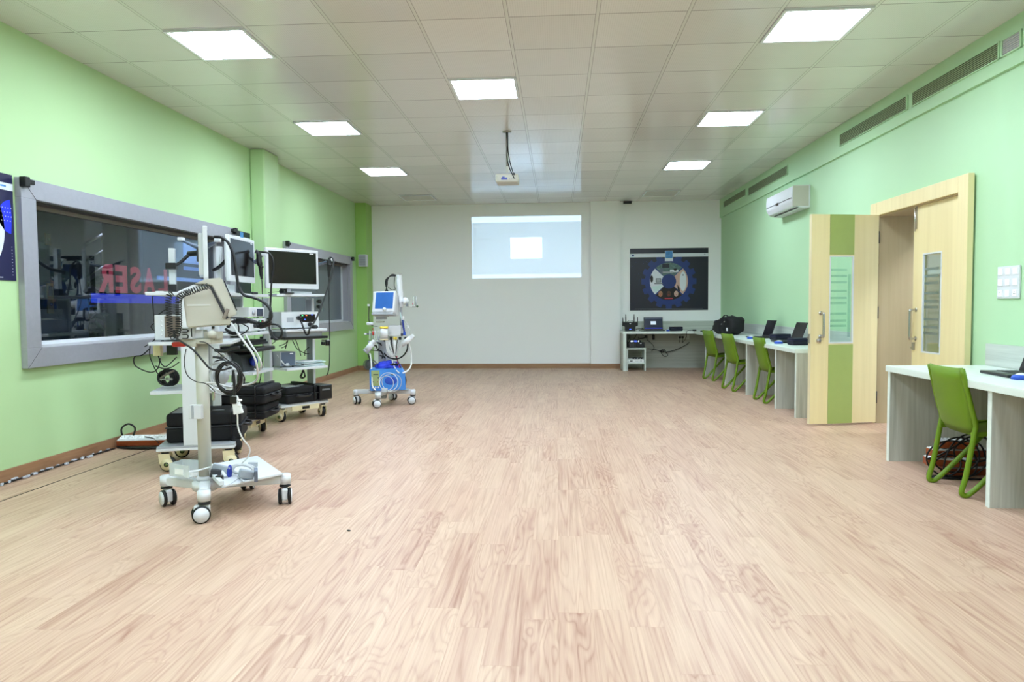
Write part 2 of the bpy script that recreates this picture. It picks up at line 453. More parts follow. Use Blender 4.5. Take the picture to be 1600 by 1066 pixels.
# right wall, angled a little, with the door opening
D0, D1, DZ = 5.88, 7.32, 2.10
def rwall(mb, y0, y1, z0, z1, m, off=.03, th=.62):
    mb.prism([(XR(y0)+off, y0), (XR(y1)+off, y1), (XR(y1)+off+th, y1), (XR(y0)+off+th, y0)], z0, z1, m, axis='z')
mb = MB()
rwall(mb, YN, D0, 0, 2.885, 'wall_green_cool_lit'); rwall(mb, D1, YB, 0, 2.885, 'wall_green_cool_lit'); rwall(mb, D0, D1, DZ, 2.885, 'wall_green_cool_lit')
struct(mb, 'wall_right')
mb = MB(); rwall(mb, YN, YB, 2.885, CE, 'wall_green_cool_lit', 0, .65); struct(mb, 'trim_4')       # duct box along the top of the right wall
# skirting boards
struct(MB().box((XL+.008, (YN+8.76)/2, .045), (.016, 8.76-YN, .09), 'skirting_wood')
       .box((XL+.198, 9.0, .045), (.016, .5, .09), 'skirting_wood').box((XL+.1, 8.752, .045), (.19, .016, .09), 'skirting_wood')
       .box((XL+.008, (9.24+13.42)/2, .045), (.016, 13.42-9.24, .09), 'skirting_wood')
       .box((XL+.115, 13.412, .045), (.23, .016, .09), 'skirting_wood'), 'baseboard_left')
struct(MB().box(((XL+.22+.65)/2, YB-.008, .045), (.65-XL-.22, .016, .09), 'skirting_wood_x')
       .box((.93, YB-.108, .045), (.576, .016, .09), 'skirting_wood_x').box((.645, YB-.05, .045), (.016, .1, .09), 'skirting_wood_x'), 'baseboard_back')

# windows: projecting frame, deep reveal, thin inner frame, tinted pane
def window(name, W, label):
    y0, y1, z0, z1 = W; f = .145; x = XL+.025
    w = thing(name, label, 'window', (XL, (y0+y1)/2, z0)); w['kind'] = 'structure'; del w['category']
    L = lambda p: (p[0]-XL, p[1]-(y0+y1)/2, p[2]-z0)
    mb = MB()
    ym, zm = (y0+y1)/2, (z0+z1)/2
    for c, d in (((x-.0, ym, z1+f/2), (.05, y1-y0+2*f, f)), ((x, ym, z0-f/2), (.05, y1-y0+2*f, f)),
                 ((x, y0-f/2, zm), (.05, f, z1-z0)), ((x, y1+f/2, zm), (.05, f, z1-z0))):
        mb.box(L(c), d, 'alu_frame', bev=.003)
    for s0, s1 in (((y0-f, z1+f), (y0, z1)), ((y1+f, z1+f), (y1, z1)), ((y0-f, z0-f), (y0, z0)), ((y1+f, z0-f), (y1, z0))):   # mitre lines
        a = L((x+.0262, *s0)); b = L((x+.0262, *s1)); mb.tube([a, b], .0015, 'gunmetal', seg=4, smooth_n=1)
    mb.build('window_frame', w)
    mb = MB()
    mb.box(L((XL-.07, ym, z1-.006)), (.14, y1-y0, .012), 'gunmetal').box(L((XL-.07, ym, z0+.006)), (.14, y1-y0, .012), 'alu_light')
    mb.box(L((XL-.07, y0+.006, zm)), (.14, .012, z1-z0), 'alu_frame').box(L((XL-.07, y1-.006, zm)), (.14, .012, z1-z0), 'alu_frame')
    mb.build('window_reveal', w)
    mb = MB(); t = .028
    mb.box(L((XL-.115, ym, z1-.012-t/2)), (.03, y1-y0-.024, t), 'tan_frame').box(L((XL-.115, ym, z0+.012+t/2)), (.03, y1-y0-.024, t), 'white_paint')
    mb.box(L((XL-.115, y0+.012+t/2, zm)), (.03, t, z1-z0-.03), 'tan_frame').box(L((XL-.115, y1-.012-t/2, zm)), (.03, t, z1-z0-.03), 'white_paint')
    mb.build('inner_frame', w)
    MB().box(L((XL-.125, ym, zm)), (.008, y1-y0-.06, z1-z0-.06), 'window_glass' if name == 'window_1' else 'window_glass_frosted').build('window_pane', w)
    for y in (y0-f+.03, y1+f-.03):
        s = 1 if y < ym else -1
        MB().box(L((XL+.065, y-.01*s, z1+f-.035)), (.05, .05, .075), 'black', bev=.006)\
            .box(L((XL+.065, y+.035*s, z1+f-.03)), (.045, .06, .035), 'black', bev=.006).build('blind_bracket', w)
    return w
window('window_1', W1, 'large grey-framed window with dark tinted glass beside the blue poster')
window('window_2', W2, 'grey-framed window further back behind the third equipment trolley')

# writing on the outside of the big window, seen from behind
d = MB()
M = Matrix(((0, 0, 1, 0), (1, 0, 0, 0), (0, 1, 0, 0), (0, 0, 0, 1)))     # text x -> world y, text y -> world z
for ch, y0, y1 in (('R', 5.93, 6.14), ('E', 6.17, 6.35), ('S', 6.39, 6.57), ('A', 6.60, 6.81), ('L', 6.86, 7.03)):
    t = text_mesh(ch, 1, 'decal_red', mirror=True, bold=.045, ext=.0)
    xs = [v.co.x for v in t.verts]; zs = [v.co.y for v in t.verts]
    sx, sy = (y1-y0)/(max(xs)-min(xs)), .255/(max(zs)-min(zs))
    MM = TR(XL-.133, (y0+y1)/2, 1.49) @ M @ Matrix.Diagonal((sx, sy, 1, 1)) @ TR(-(max(xs)+min(xs))/2, -(max(zs)+min(zs))/2, 0)
    d._merge(t, 'decal_red', False, MM)
o = d.build('window_lettering'); tag(o, 'red mirror-reversed LASER lettering stuck on the big dark window', 'lettering')
o = MB().box((XL-.134, (5.83+7.9)/2, 1.31), (.002, 2.07, .085), 'decal_blue').build('window_strip')
tag(o, 'bright blue strip stuck on the big window under the red lettering', 'sticker')

# lobby beyond the windows
LX = -7.4
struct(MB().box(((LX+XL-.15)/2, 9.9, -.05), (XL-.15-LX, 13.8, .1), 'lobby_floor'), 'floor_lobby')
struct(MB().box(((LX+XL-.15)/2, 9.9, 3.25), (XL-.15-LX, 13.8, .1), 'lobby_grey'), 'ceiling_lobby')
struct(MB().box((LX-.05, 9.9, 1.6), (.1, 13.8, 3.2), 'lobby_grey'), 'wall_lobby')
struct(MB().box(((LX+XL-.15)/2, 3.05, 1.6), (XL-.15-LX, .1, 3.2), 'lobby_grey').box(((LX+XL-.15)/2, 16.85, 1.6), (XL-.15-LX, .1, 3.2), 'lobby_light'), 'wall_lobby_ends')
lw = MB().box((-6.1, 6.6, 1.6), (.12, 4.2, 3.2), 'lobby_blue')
struct(lw, 'wall_lobby_lift')
p = thing('call_panel', 'tall brass lift call plate on the blue wall beyond the big window', 'call panel', (-6.03, 8.02, 1.18))
MB().box((0, 0, .17), (.014, .1, .36), 'brass', bev=.003).build('plate', p)
MB().box((.009, 0, .26), (.008, .06, .12), 'black').build('display', p)
MB().cyl((.005, 0, .1), (.016, 0, .1), .018, 'chrome').build('button', p)
o = MB().box((-6.03, 8.02, 2.05), (.014, .09, .14), 'brass', bev=.003).cyl((-6.025, 8.02, 2.05), (-6.015, 8.02, 2.05), .015, 'cream').build('sign_plate')
tag(o, 'small brass plate high on the blue wall beyond the big window', 'wall plate')
o = MB().cyl((-6.5, 10.2, 0), (-6.5, 10.2, 3.2), .26, 'lobby_grey', seg=28).build('round_column'); tag(o, 'round grey column in the dim lobby beyond the big window', 'column')
r = thing('stair_railing', 'metal stair railing seen through the big window beside the round column', 'railing', (-7.15, 10.55, -.15))
for dz in (0, .25, .5): MB().cyl((0, -.5, 1.75+dz), (0, .8, 2.35+dz), .018 if dz < .5 else .03, 'chrome', seg=8).build('rail', r)
for y in (-.5, .15, .8): MB().cyl((0, y, 0), (0, y, 2.3+.46*(y+.5)), .02, 'steel', seg=8).build('post', r)
pl = thing('potted_plant', 'dark leafy potted plant in the lobby beyond the big window', 'plant', (-6.6, 9.55, 0))
MB().cyl((0, 0, 0), (0, 0, .34), .15, 'dark_grey', r2=.19, seg=20).build('pot', pl)
mb = MB()
for k in range(46):
    a = random.uniform(0, 2*PI); rr = random.uniform(.08, .42); z = random.uniform(.7, 1.75)
    mb.sph((rr*math.cos(a)*.7, rr*math.sin(a)*.7, z), (.1, .045, .02), 'leaf', seg=6, rot=(random.uniform(-1, 1), random.uniform(-1, 1), a))
for k in range(5):
    a = k*1.3; mb.tube([(0, 0, .3), (.05*math.cos(a), .05*math.sin(a), .9), (.22*math.cos(a), .22*math.sin(a), 1.6)], .008, 'leaf', seg=5)
mb.build('foliage', pl)
for i, (y, z, w, h, lb) in enumerate(((13.85, 2.33, .60, .40, 'upper blue-lit pane beyond the big window'), (13.85, 2.03, .60, .07, 'lower narrow blue-lit pane beyond the big window'))):
    o = MB().box((LX+.02, y, z), (.03, w, h), 'sky_pane').build('lobby_window'); tag(o, lb, 'lit pane')
o = MB().box((LX+.02, 13.9, 1.80), (.03, 2.6, .07), 'sky_pane').build('lobby_window'); tag(o, 'long thin blue-lit band low beyond the big window', 'lit pane')
lo = bpy.data.lights.new('lobby_fill', 'AREA'); lo.energy = 4; lo.size = 1.2; lo.color = (.75, .85, 1)  # area light added to lift the dim lobby
l = bpy.data.objects.new('lobby_fill', lo); C.objects.link(l); l.location = (-6.6, 11.5, 3.15)
tag(l, 'added fill light brightening the dim lobby beyond the windows', 'lamp')

# ceiling light panels
def light_panel(col, row, on, label, group):
    x = GX+(col+.5)*TILE; y = GY+(row+.5)*TILE
    t = thing('ceiling_light' if on else 'ceiling_panel', label, 'ceiling light', (x, y, CE), 0, group)
    mb = MB(); s = TILE-.03; w = .022
    for sg in (-1, 1):
        mb.box((sg*(s-w)/2, 0, -.008), (w, s, .014), 'white_paint').box((0, sg*(s-w)/2, -.008), (s-2*w, w, .014), 'white_paint')
    mb.build('frame', t)
    MB().box((0, 0, -.006), (s-2*w, s-2*w, .006), 'light_panel' if on else 'panel_off').build('diffuser', t)
lit = 'lit square ceiling panels'
light_panel(0, 0, True, 'large lit ceiling panel nearest the camera, above the big dark window', lit)
light_panel(7, 0, True, 'large lit ceiling panel at the upper right edge of the room', lit)
light_panel(3, 2, True, 'lit ceiling panel in the middle of the room ahead of the projector', lit)
light_panel(0, 4, True, 'lit ceiling panel second from the camera on the left side', lit)
light_panel(7, 4, True, 'lit ceiling panel second from the camera on the right side', lit)
light_panel(0, 8, True, 'lit ceiling panel third and farthest on the left side', lit)
light_panel(7, 8, True, 'lit ceiling panel third and farthest on the right side', lit)
light_panel(0, 12, False, 'unlit ceiling panel near the back wall on the left', 'unlit ceiling panels')
light_panel(7, 12, False, 'unlit ceiling panel near the back wall on the right', 'unlit ceiling panels')
for c_, r_, w_ in ((0, -4, 'left, closest'), (7, -4, 'right, closest'), (3, -2, 'centre, closest'), (3, -6, 'centre, second'), (0, -8, 'left, second'), (7, -8, 'right, second'), (3, -10, 'centre, third')):  # unseen panels added behind the camera to brighten the foreground
    light_panel(c_, r_, True, 'added ceiling panel lighting the foreground from behind the photographer, '+w_, lit)

# duct grilles on the right
def grille(y0, y1, z0, z1, label, slats=7, blank=False):
    y = (y0+y1)/2; t = thing('air_grille', label, 'vent', (XR(y), y, z0), math.atan(.0135), 'air grilles along the duct box')
    L, H_ = y1-y0, z1-z0
    MB().box((-.004, 0, H_/2), (.006, L-.02, H_-.01), 'panel_off' if blank else 'vent_dark').build('backing', t)
    mb = MB()
    for sg in (-1, 1): mb.box((-.008, sg*(L-.015)/2, H_/2), (.014, .015, H_), 'wall_green_cool_lit')
    mb.box((-.008, 0, .004), (.014, L, .008), 'wall_green_cool_lit').box((-.008, 0, H_-.004), (.014, L, .008), 'wall_green_cool_lit').build('frame', t)
    mb = MB()
    for k in range(slats):
        z = .012+(H_-.024)*(k+.5)/slats; mb.box((-.008, 0, z), (.008, L-.03, .0045), 'light_grey' if blank else 'vent_slat', rot=(0, .4, 0))
    mb.build('slats', t)
grille(12.02, 13.5, 3.03, 3.15, 'air grille in the far corner of the right duct box')
grille(9.98, 11.88, 2.995, 3.13, 'air grille just above and behind the air conditioner')
grille(6.76, 8.26, 2.985, 3.12, 'middle air grille, shorter one of the near pair on the duct box')
grille(5.44, 6.68, 2.985, 3.115, 'long air grille above the double door')
grille(5.20, 5.42, 2.985, 3.11, 'pale blanked section of grille near the upper right corner', blank=True)
grille(4.55, 5.18, 2.985, 3.11, 'nearest air grille cut by the right edge of the photo')

# dark gaps and bits where ceiling meets back wall
o = MB().box((1.36, YB-.04, CE-.025), (.16, .07, .05), 'dark_grey', bev=.005).build('ceiling_bracket'); tag(o, 'small dark bracket at the top of the back wall above the navy poster', 'bracket')

# door frame with deep reveal (structure) and two leaves
t = thing('door_1', 'pale wooden double door in the right wall', 'door', (3.24, 6.6, 0)); t['kind'] = 'structure'; del t['category']
L = lambda x, y, z: (x-3.24, y-6.6, z)
xf = 3.22
mb = MB()
mb.box(L(xf, 5.81, 1.11), (.05, .14, 2.22), 'door_wood', bev=.004).box(L(xf, 7.39, 1.11), (.05, .14, 2.22), 'door_wood', bev=.004)
mb.box(L(xf, 6.6, 2.155), (.05, 1.44, .13), 'door_wood', bev=.004)
mb.build('door_frame', t)
mb = MB()
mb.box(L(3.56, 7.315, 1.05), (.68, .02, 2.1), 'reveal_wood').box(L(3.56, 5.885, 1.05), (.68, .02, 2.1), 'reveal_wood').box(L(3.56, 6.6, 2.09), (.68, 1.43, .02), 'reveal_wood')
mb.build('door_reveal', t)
# corridor behind the door
struct(MB().box((5.2, 6.6, 1.4), (.1, 5, 2.8), 'corridor').box((4.55, 4.1, 1.4), (1.4, .1, 2.8), 'corridor').box((4.55, 9.1, 1.4), (1.4, .1, 2.8), 'corridor'), 'wall_corridor')
struct(MB().box((4.55, 6.6, -.05), (1.4, 5, .1), 'corridor'), 'floor_corridor')
struct(MB().box((4.55, 6.6, 2.85), (1.4, 5, .1), 'corridor'), 'ceiling_corridor')
o = MB().box((4.6, 6.4, 2.79), (.5, .5, .02), 'corridor_fill').build('corridor_fill_panel'); tag(o, 'added glowing panel brightening the corridor behind the double door', 'ceiling light')  # unseen emitter added so the corridor looks bright through the door glass

def door_leaf(name, label, loc, rz, W_, H_, g0, g1, gz0, gz1, green, hx, hz0, hz1, front):
    """hinge at the origin, leaf along +x; front = +1/-1 side the room sees"""
    T_ = .036; t = thing(name, label, 'door', loc, rz)
    mb = MB(); wood = 'door_wood'
    mb.box((g0/2, 0, H_/2), (g0, T_, H_), wood).box(((g1+W_)/2, 0, H_/2), (W_-g1, T_, H_), wood)
    mb.box(((g0+g1)/2, 0, gz0/2), (g1-g0, T_, gz0), wood).box(((g0+g1)/2, 0, (gz1+H_)/2), (g1-g0, T_, H_-gz1), wood)
    mb.box((W_+.003, 0, H_/2), (.006, T_+.002, H_), 'cream')
    mb.build('panel', t)
    if green:
        for a, b, nm in ((0, gz0-.012, 'lower'), (gz1+.012, H_, 'upper')):
            o = MB().box(((g0+g1)/2, front*(T_/2+.002), (a+b)/2), (g1-g0, .005, b-a), 'door_green').build('green_inlay', t)
            o['label'] = nm+' olive green inlay strip'
    MB().box(((g0+g1)/2, 0, (gz0+gz1)/2), (g1-g0, .006, gz1-gz0), 'door_glass').build('glass_panel', t)
    mb = MB()
    for z in (.2, .26, .34, .46, .52, .60, .70, .77, .84):
        z = gz0+(gz1-gz0)*z; w = (g1-g0)*.72
        mb.box((g1-.01-w/2, front*.0045, z), (w, .0015, .022), 'frost_film')
    mb.box((g0+(g1-g0)*.14, front*.0045, (gz0+gz1)/2-.06), (.03, .0015, (gz1-gz0)*.72), 'frost_film')
    mb.build('frosted_film', t)
    mb = MB(); w = .012
    for x in (g0+w/2, g1-w/2): mb.box((x, front*(T_/2-.004), (gz0+gz1)/2), (w, .014, gz1-gz0), 'white_paint')
    for z in (gz0+w/2, gz1-w/2): mb.box(((g0+g1)/2, front*(T_/2-.004), z), (g1-g0-2*w, .014, w), 'white_paint')
    mb.build('glass_bead', t)
    y0 = front*T_/2
    MB().tube([(hx, y0, hz0), (hx, y0+front*.045, hz0), (hx, y0+front*.055, hz0+.02), (hx, y0+front*.055, hz1-.02), (hx, y0+front*.045, hz1), (hx, y0, hz1)], .011, 'chrome', seg=10, smooth_n=4)\
        .cyl((hx, y0, hz0), (hx, y0+front*.006, hz0), .02, 'chrome').cyl((hx, y0, hz1), (hx, y0+front*.006, hz1), .02, 'chrome').build('handle', t)
    return t
la = door_leaf('door_leaf', 'open wooden door leaf with olive green strips swung into the room', (3.19, 7.27, .02), R_(192), .715, 2.07, .265, .525, .80, 1.665, True, .615, .87, 1.10, 1)
MB().cyl((.635, .018, .83), (.635, .036, .83), .021, 'steel').build('lock', la)
MB().box((.725, 0, .85), (.012, .022, .09), 'steel').box((.735, 0, .86), (.02, .012, .02), 'steel').build('latch', la)
for z in (.25, 1.1, 1.85): MB().cyl((-.006, .012, z-.06), (-.006, .012, z+.06), .008, 'dark_grey', seg=8).build('hinge', la)
lb = door_leaf('door_leaf', 'closed wooden door leaf with narrow frosted pane and steel handle', (3.262, 5.895, .02), R_(90), .76, 2.07, .29, .60, .75, 1.63, False, .70, .87, 1.13, 1)
for z in (1.05, 1.88): MB().box((.0, .021, z), (.022, .008, .15), 'chrome').box((.002, .026, z), (.01, .004, .1), 'black').build('hinge', lb)
MB().box((.72, .024, 1.97), (.016, .012, .22), 'steel').cyl((.72, .033, 1.84), (.72, .033, 2.05), .006, 'chrome', seg=8).build('bolt', lb)
MB().box((.725, .028, .80), (.03, .02, .07), 'steel', bev=.004).box((.745, .03, .785), (.03, .014, .012), 'steel').build('latch', lb)

# air conditioner
ac = thing('air_conditioner', 'white split air conditioner on the right wall above the desks', 'air conditioner', (XR(9.8)+.03, 9.76, 2.44), math.atan(.0135))
prof = [(0, 0.0), (-.10, .0), (-.19, .03), (-.225, .09), (-.232, .18), (-.225, .27), (-.2, .285), (0, .29)]
MB().prism(prof, -.53, .53, 'white_plastic', axis='y', bev=.006).build('body', ac)
MB().box((-.232, 0, .13), (.006, 1.02, .006), 'mid_grey').box((-.229, .05, .125), (.014, .09, .035), 'screen_black', bev=.004).build('display', ac)
MB().box((-.14, -.02, .008), (.02, .9, .012), 'dark_grey', rot=(0, -.3, 0)).build('outlet', ac)
MB().box((-.12, -.528, .15), (.2, .008, .26), 'beige_plastic', bev=.004).build('end_cap', ac)

# switch plate on the right wall
def switch_board(name, label, loc, rz, w, h, rows, cols, parent_axis='x'):
    t = thing(name, label, 'switch board', loc, rz)
    MB().box((0, 0, 0), (.012, w, h), 'white_plastic', bev=.003).build('plate', t)
    for i in range(rows):
        for j in range(cols):
            y = -w/2+w*(j+.5)/cols; z = h/2-h*(i+.5)/rows
            mb = MB().box((-.008, y, z), (.008, w/cols*.62, h/rows*.62), 'paper_white', bev=.002)
            if i == rows-1 and j in (0, cols-1):
                for a, b in ((0, .008), (-.007, -.004), (.007, -.004)): mb.cyl((-.011, y+a, z+b), (-.013, y+a, z+b), .0028, 'black', seg=8)
                mb.build('socket', t)
            else: mb.build('switch', t)
    return t
switch_board('switch_board', 'white switch and socket board on the right wall above the near desk', (XR(5.3)+.022, 5.32, 1.355), 0, .25, .235, 3, 3)

# wall speaker on the corner pilaster
sp = thing('wall_speaker', 'small white wall speaker near the back left corner', 'speaker', (-3.72, 13.36, 2.12))
MB().box((0, 0, .0), (.16, .12, .23), 'white_plastic', bev=.012).build('cabinet', sp)
mb = MB().box((0, -.062, .0), (.13, .006, .2), 'light_grey', bev=.002)
for k in range(9): mb.box((0, -.066, -.08+.02*k), (.12, .002, .004), 'mid_grey')
mb.build('grille', sp)
MB().box((0, .06, 0), (.03, .04, .05), 'dark_grey').build('bracket', sp)

# posters --------------------------------------------------------------
def disc(mb, x0, z0, r, y, m, th=.001, n=40, a0=0, a1=2*PI, rin=0):
    pts = []
    st = max(3, int(n*(a1-a0)/(2*PI)))
    pts = [(x0+r*math.cos(a0+(a1-a0)*k/st), z0+r*math.sin(a0+(a1-a0)*k/st)) for k in range(st+1 if (a1-a0) < 6.2 else st)]
    if rin: pts += [(x0+rin*math.cos(a1-(a1-a0)*k/st), z0+rin*math.sin(a1-(a1-a0)*k/st)) for k in range(st+1)]
    elif (a1-a0) < 6.2: pts.append((x0, z0))
    mb.prism(pts, y-th, y, m, axis='y')
po = thing('wall_poster', 'large navy poster with gear wheel of photos on the back wall', 'poster', (2.16, YB-.004, 1.12))
w, h = 1.5, 1.2
MB().box((0, 0, h/2), (w, .006, h), 'poster_navy').build('sheet', po)
mb = MB(); cx, cz = -.0, .56
pts = []
for k in range(16):
    a = 2*PI*k/16
    for da, rr in ((-.13, .46), (-.10, .53), (.10, .53), (.13, .46)): pts.append((cx+rr*math.cos(a+da), cz+rr*math.sin(a+da)))
mb.prism(pts, -.0045, -.003, 'poster_blue', axis='y'); mb.build('gear_emblem', po)
for a0, m, nm in ((45, 'poster_teal', 'photo of an operating theatre'), (135, 'poster_white', 'photo of a laptop on a white desk'), (-135, 'hair', 'photo of three smiling faces'), (-45, 'poster_pale_skin', 'photo of a hand with a white device')):
    mb = MB(); disc(mb, cx, cz, .365, -.0046, m, a0=R_(a0+2), a1=R_(a0+88), rin=.14)
    if a0 == 45:
        mb.box((cx-.06, -.0062, cz+.30), (.14, .001, .08), 'poster_navy').box((cx+.1, -.0062, cz+.2), (.16, .001, .05), 'poster_white').sph((cx+.12, -.006, cz+.22), (.04, .001, .03), 'hair', 10).box((cx-.14, -.0062, cz+.2), (.06, .001, .1), 'grey_blue')
        mb.box((cx-.02, -.0062, cz+.175), (.2, .001, .03), 'light_grey')
    if a0 == 135:
        mb.box((cx-.2, -.0062, cz+.02), (.1, .001, .08), 'dark_grey').box((cx-.2, -.0072, cz+.02), (.08, .001, .06), 'light_grey').box((cx-.2, -.0062, cz-.04), (.16, .001, .02), 'mid_grey').sph((cx-.33, -.006, cz+.05), (.03, .001, .07), 'hair', 10)
        mb.prism([(cx-.34, cz-.1), (cx-.14, cz-.07), (cx-.14, cz-.12), (cx-.25, cz-.22)], -.0075, -.006, 'paper_blue', axis='y')
    if a0 == -135:
        for dx, sk in ((-.16, 'poster_skin'), (0.0, 'poster_dark_skin'), (.14, 'poster_pale_skin')):
            mb.sph((cx+dx, -.0062, cz-.24), (.042, .001, .058), sk, 12).sph((cx+dx, -.0068, cz-.262), (.016, .001, .005), 'red', 8)
            for e in (-.016, .016): mb.sph((cx+dx+e, -.0068, cz-.228), (.006, .001, .003), 'black', 6)
        mb.box((cx, -.0062, cz-.33), (.16, .001, .02), 'decal_red')
    if a0 == -45:
        mb.sph((cx+.27, -.006, cz+.0), (.065, .0012, .19), 'poster_white', 16).cyl((cx+.27, -.0078, cz+.12), (cx+.27, -.007, cz+.12), .014, 'mid_grey', seg=10)
        mb.prism([(cx+.16, cz-.06), (cx+.2, cz-.12), (cx+.22, cz-.2), (cx+.17, cz-.18)], -.0075, -.006, 'hair', axis='y')
    o = mb.build('photo_segment', po); o['label'] = nm
mb = MB(); mb.box((0, -.0055, h-.135), (w, .005, .07), 'poster_white'); mb.cyl((-.69, -.0095, h-.135), (-.69, -.008, h-.135), .02, 'poster_ink', seg=14)
mb.prism([(.66, h-.13), (.68, h-.115), (.7, h-.13), (.68, h-.125)], -.0095, -.008, 'poster_ink', axis='y').build('header_band', po)
mb = MB().box((0, -.011, h-.15), (.155, .006, .2), 'poster_white').box((0, -.0145, h-.125), (.135, .001, .14), 'poster_sky'); mb.build('header_picture', po)
mb = MB().box((0, -.004, .03), (1.3, .001, .006), 'mid_grey'); mb.build('small_print', po)
mb = MB()
for k in range(26): mb.box((random.uniform(-.7, -.2), -.0037, random.uniform(.3, 1.0)), (.008, .001, .008), 'poster_ink')
mb.build('dot_pattern', po)['kind'] = 'stuff'

pl_ = thing('wall_poster', 'dark blue poster with white ring at the left edge of the photo', 'poster', (XL+.004, 4.30, 1.42))
MB().box((0, 0, .375), (.006, 1.04, .75), 'poster_deep').build('sheet', pl_)
SW = Matrix(((0, -1, 0, 0), (1, 0, 0, 0), (0, 0, 1, 0), (0, 0, 0, 1)))
mb = MB(); disc(mb, .03, .36, .40, -.0032, 'poster_white', n=56); mb.build('white_disc', pl_, M=SW)
mb = MB(); disc(mb, .03, .36, .35, -.0044, 'poster_deep', n=56); mb.build('inner_disc', pl_, M=SW)
mb = MB(); disc(mb, .50, .45, .12, -.0032, 'decal_blue', n=30, a0=R_(95), a1=R_(265)); mb.build('blue_arc', pl_, M=SW)
MB().box((.0045, 0, .66), (.002, 1.04, .05), 'poster_white').box((.006, .43, .662), (.001, .05, .012), 'poster_sky').build('header_band', pl_)
mb = MB()
for i in range(5):
    for j in range(4): mb.box((.0052, .38+.026*i+.01*(j % 2), .42+.03*j), (.001, .006, .006), 'poster_white')
for k in range(10): mb.box((.0042, .49, .04+.022*k), (.001, .006, .004), 'poster_white')
mb.box((.0042, .2, .02), (.001, .4, .005), 'poster_white').build('dot_pattern', pl_)['kind'] = 'stuff'

pp = thing('wall_poster', 'narrow navy and white striped poster between big window and pilaster', 'poster', (XL+.004, 8.47, 1.40))
MB().box((0, 0, .38), (.006, .48, .76), 'poster_navy').build('sheet', pp)
MB().box((.004, 0, .66), (.002, .48, .07), 'poster_white').box((.0055, 0, .63), (.002, .09, .24), 'poster_sky').box((.004, .03, .3), (.002, .3, .22), 'grey_blue').build('header_band', pp)

# ceiling projector
pj = thing('ceiling_projector', 'white ceiling projector on a short pole in mid room', 'projector', (-.57, 8.1, 2.63))
MB().box((0, .14, .055), (.26, .26, .10), 'beige_plastic', bev=.018).build('body', pj)
mb = MB().box((-.03, .008, .045), (.07, .006, .024), 'blue_clip').box((-.04, .008, .062), (.03, .006, .014), 'blue_clip')
for x in (.03, .05, .07, .095): mb.cyl((x, .012, .04), (x, .004, .04), .005, 'mid_grey', seg=8)
mb.build('connector_panel', pj)
MB().cyl((0, .26, .06), (0, .285, .06), .035, 'dark_grey', r2=.04).build('lens', pj)
MB().box((0, .12, .115), (.16, .1, .012), 'light_grey').cyl((0, .1, .12), (0, .1, CE-2.63), .014, 'steel', seg=12).box((0, .1, .16), (.03, .03, .08), 'beige_plastic').cyl((0, .1, CE-2.63-.015), (0, .1, CE-2.63), .05, 'steel').build('ceiling_mount', pj)
mb = MB()
mb.tube([(0, .08, CE-2.64), (.004, .07, .45), (.0, .06, .30), (.03, .03, .17), (.085, 0, .045)], .006, 'black_rubber')
mb.tube([(.005, .09, CE-2.64), (.008, .075, .42), (.03, .05, .26), (.06, .03, .15), (.08, .01, .09)], .006, 'black_rubber')
mb.box((.08, .0, .095), (.03, .03, .02), 'black', bev=.003).build('cable', pj)
# its beam: a point lamp whose picture (pale desktop with a white dialog) is masked in its nodes
PLOC = Vector((-.57, 8.42, 2.66)); DD = (YB-.003)-PLOC.y
pd = bpy.data.lights.new('projector_beam', 'SPOT'); pd.energy = PROJ_POWER; pd.spot_size = R_(60); pd.spot_blend = 0; pd.shadow_soft_size = .004; pd.color = (.44, .70, 1.0)
pd.use_nodes = True; nt = pd.node_tree; g = G(nt); em = nt.nodes['Emission']
tc = g.n('ShaderNodeTexCoord'); sx = g.n('ShaderNodeSeparateXYZ'); g.link(tc.outputs['Normal'], sx.inputs[0])
az = g.m('ABSOLUTE', sx.outputs[2]); u = g.m('DIVIDE', sx.outputs[0], az); v = g.m('DIVIDE', sx.outputs[1], az)
X0, X1, Z0, Z1 = -1.675, .47, 1.775, 2.98
U = g.m('DIVIDE', g.m('SUBTRACT', g.m('ADD', g.m('MULTIPLY', u, DD), PLOC.x), X0), X1-X0)
V = g.m('DIVIDE', g.m('SUBTRACT', g.m('ADD', g.m('MULTIPLY', v, DD), PLOC.z), Z0), Z1-Z0)
def band(t, a, b): return g.m('MULTIPLY', g.m('GREATER_THAN', t, a), g.m('LESS_THAN', t, b))
def rect(a, b, c, d_): return g.m('MULTIPLY', band(U, a, b), band(V, c, d_))
lum = g.m('MULTIPLY', rect(0, 1, 0, 1), .40)
def addr(s, *r):
    global lum
    lum = g.m('ADD', lum, g.m('MULTIPLY', rect(*r), s))
addr(.5, 0, 1, .905, 1); addr(.4, 0, 1, 0, .065); addr(.9, .355, .645, .315, .66); addr(.12, 0, .012, .065, .905)
addr(-.08, .365, .62, .355, .40); addr(-.05, .045, .24, .615, .655); addr(-.06, .25, .495, .74, .79)
col_ = band(U, .016, .043); rowf = g.m('FRACT', g.m('DIVIDE', g.m('SUBTRACT', V, .065), .056)); rowm = g.m('LESS_THAN', rowf, .8)
lum = g.m('SUBTRACT', lum, g.m('MULTIPLY', g.m('MULTIPLY', col_, band(V, .065, .905)), g.m('MULTIPLY', rowm, .10)))
tl = g.m('MULTIPLY', band(U, .055, .12), g.m('MULTIPLY', band(V, .08, .90), g.m('LESS_THAN', rowf, .25)))
lum = g.m('SUBTRACT', lum, g.m('MULTIPLY', tl, .035))
tl2 = g.m('MULTIPLY', band(U, .26, .34), g.m('MULTIPLY', band(V, .67, .90), g.m('LESS_THAN', rowf, .25)))
lum = g.m('SUBTRACT', lum, g.m('MULTIPLY', tl2, .035))
g.link(g.m('MAXIMUM', lum, 0.0), em.inputs['Strength'])
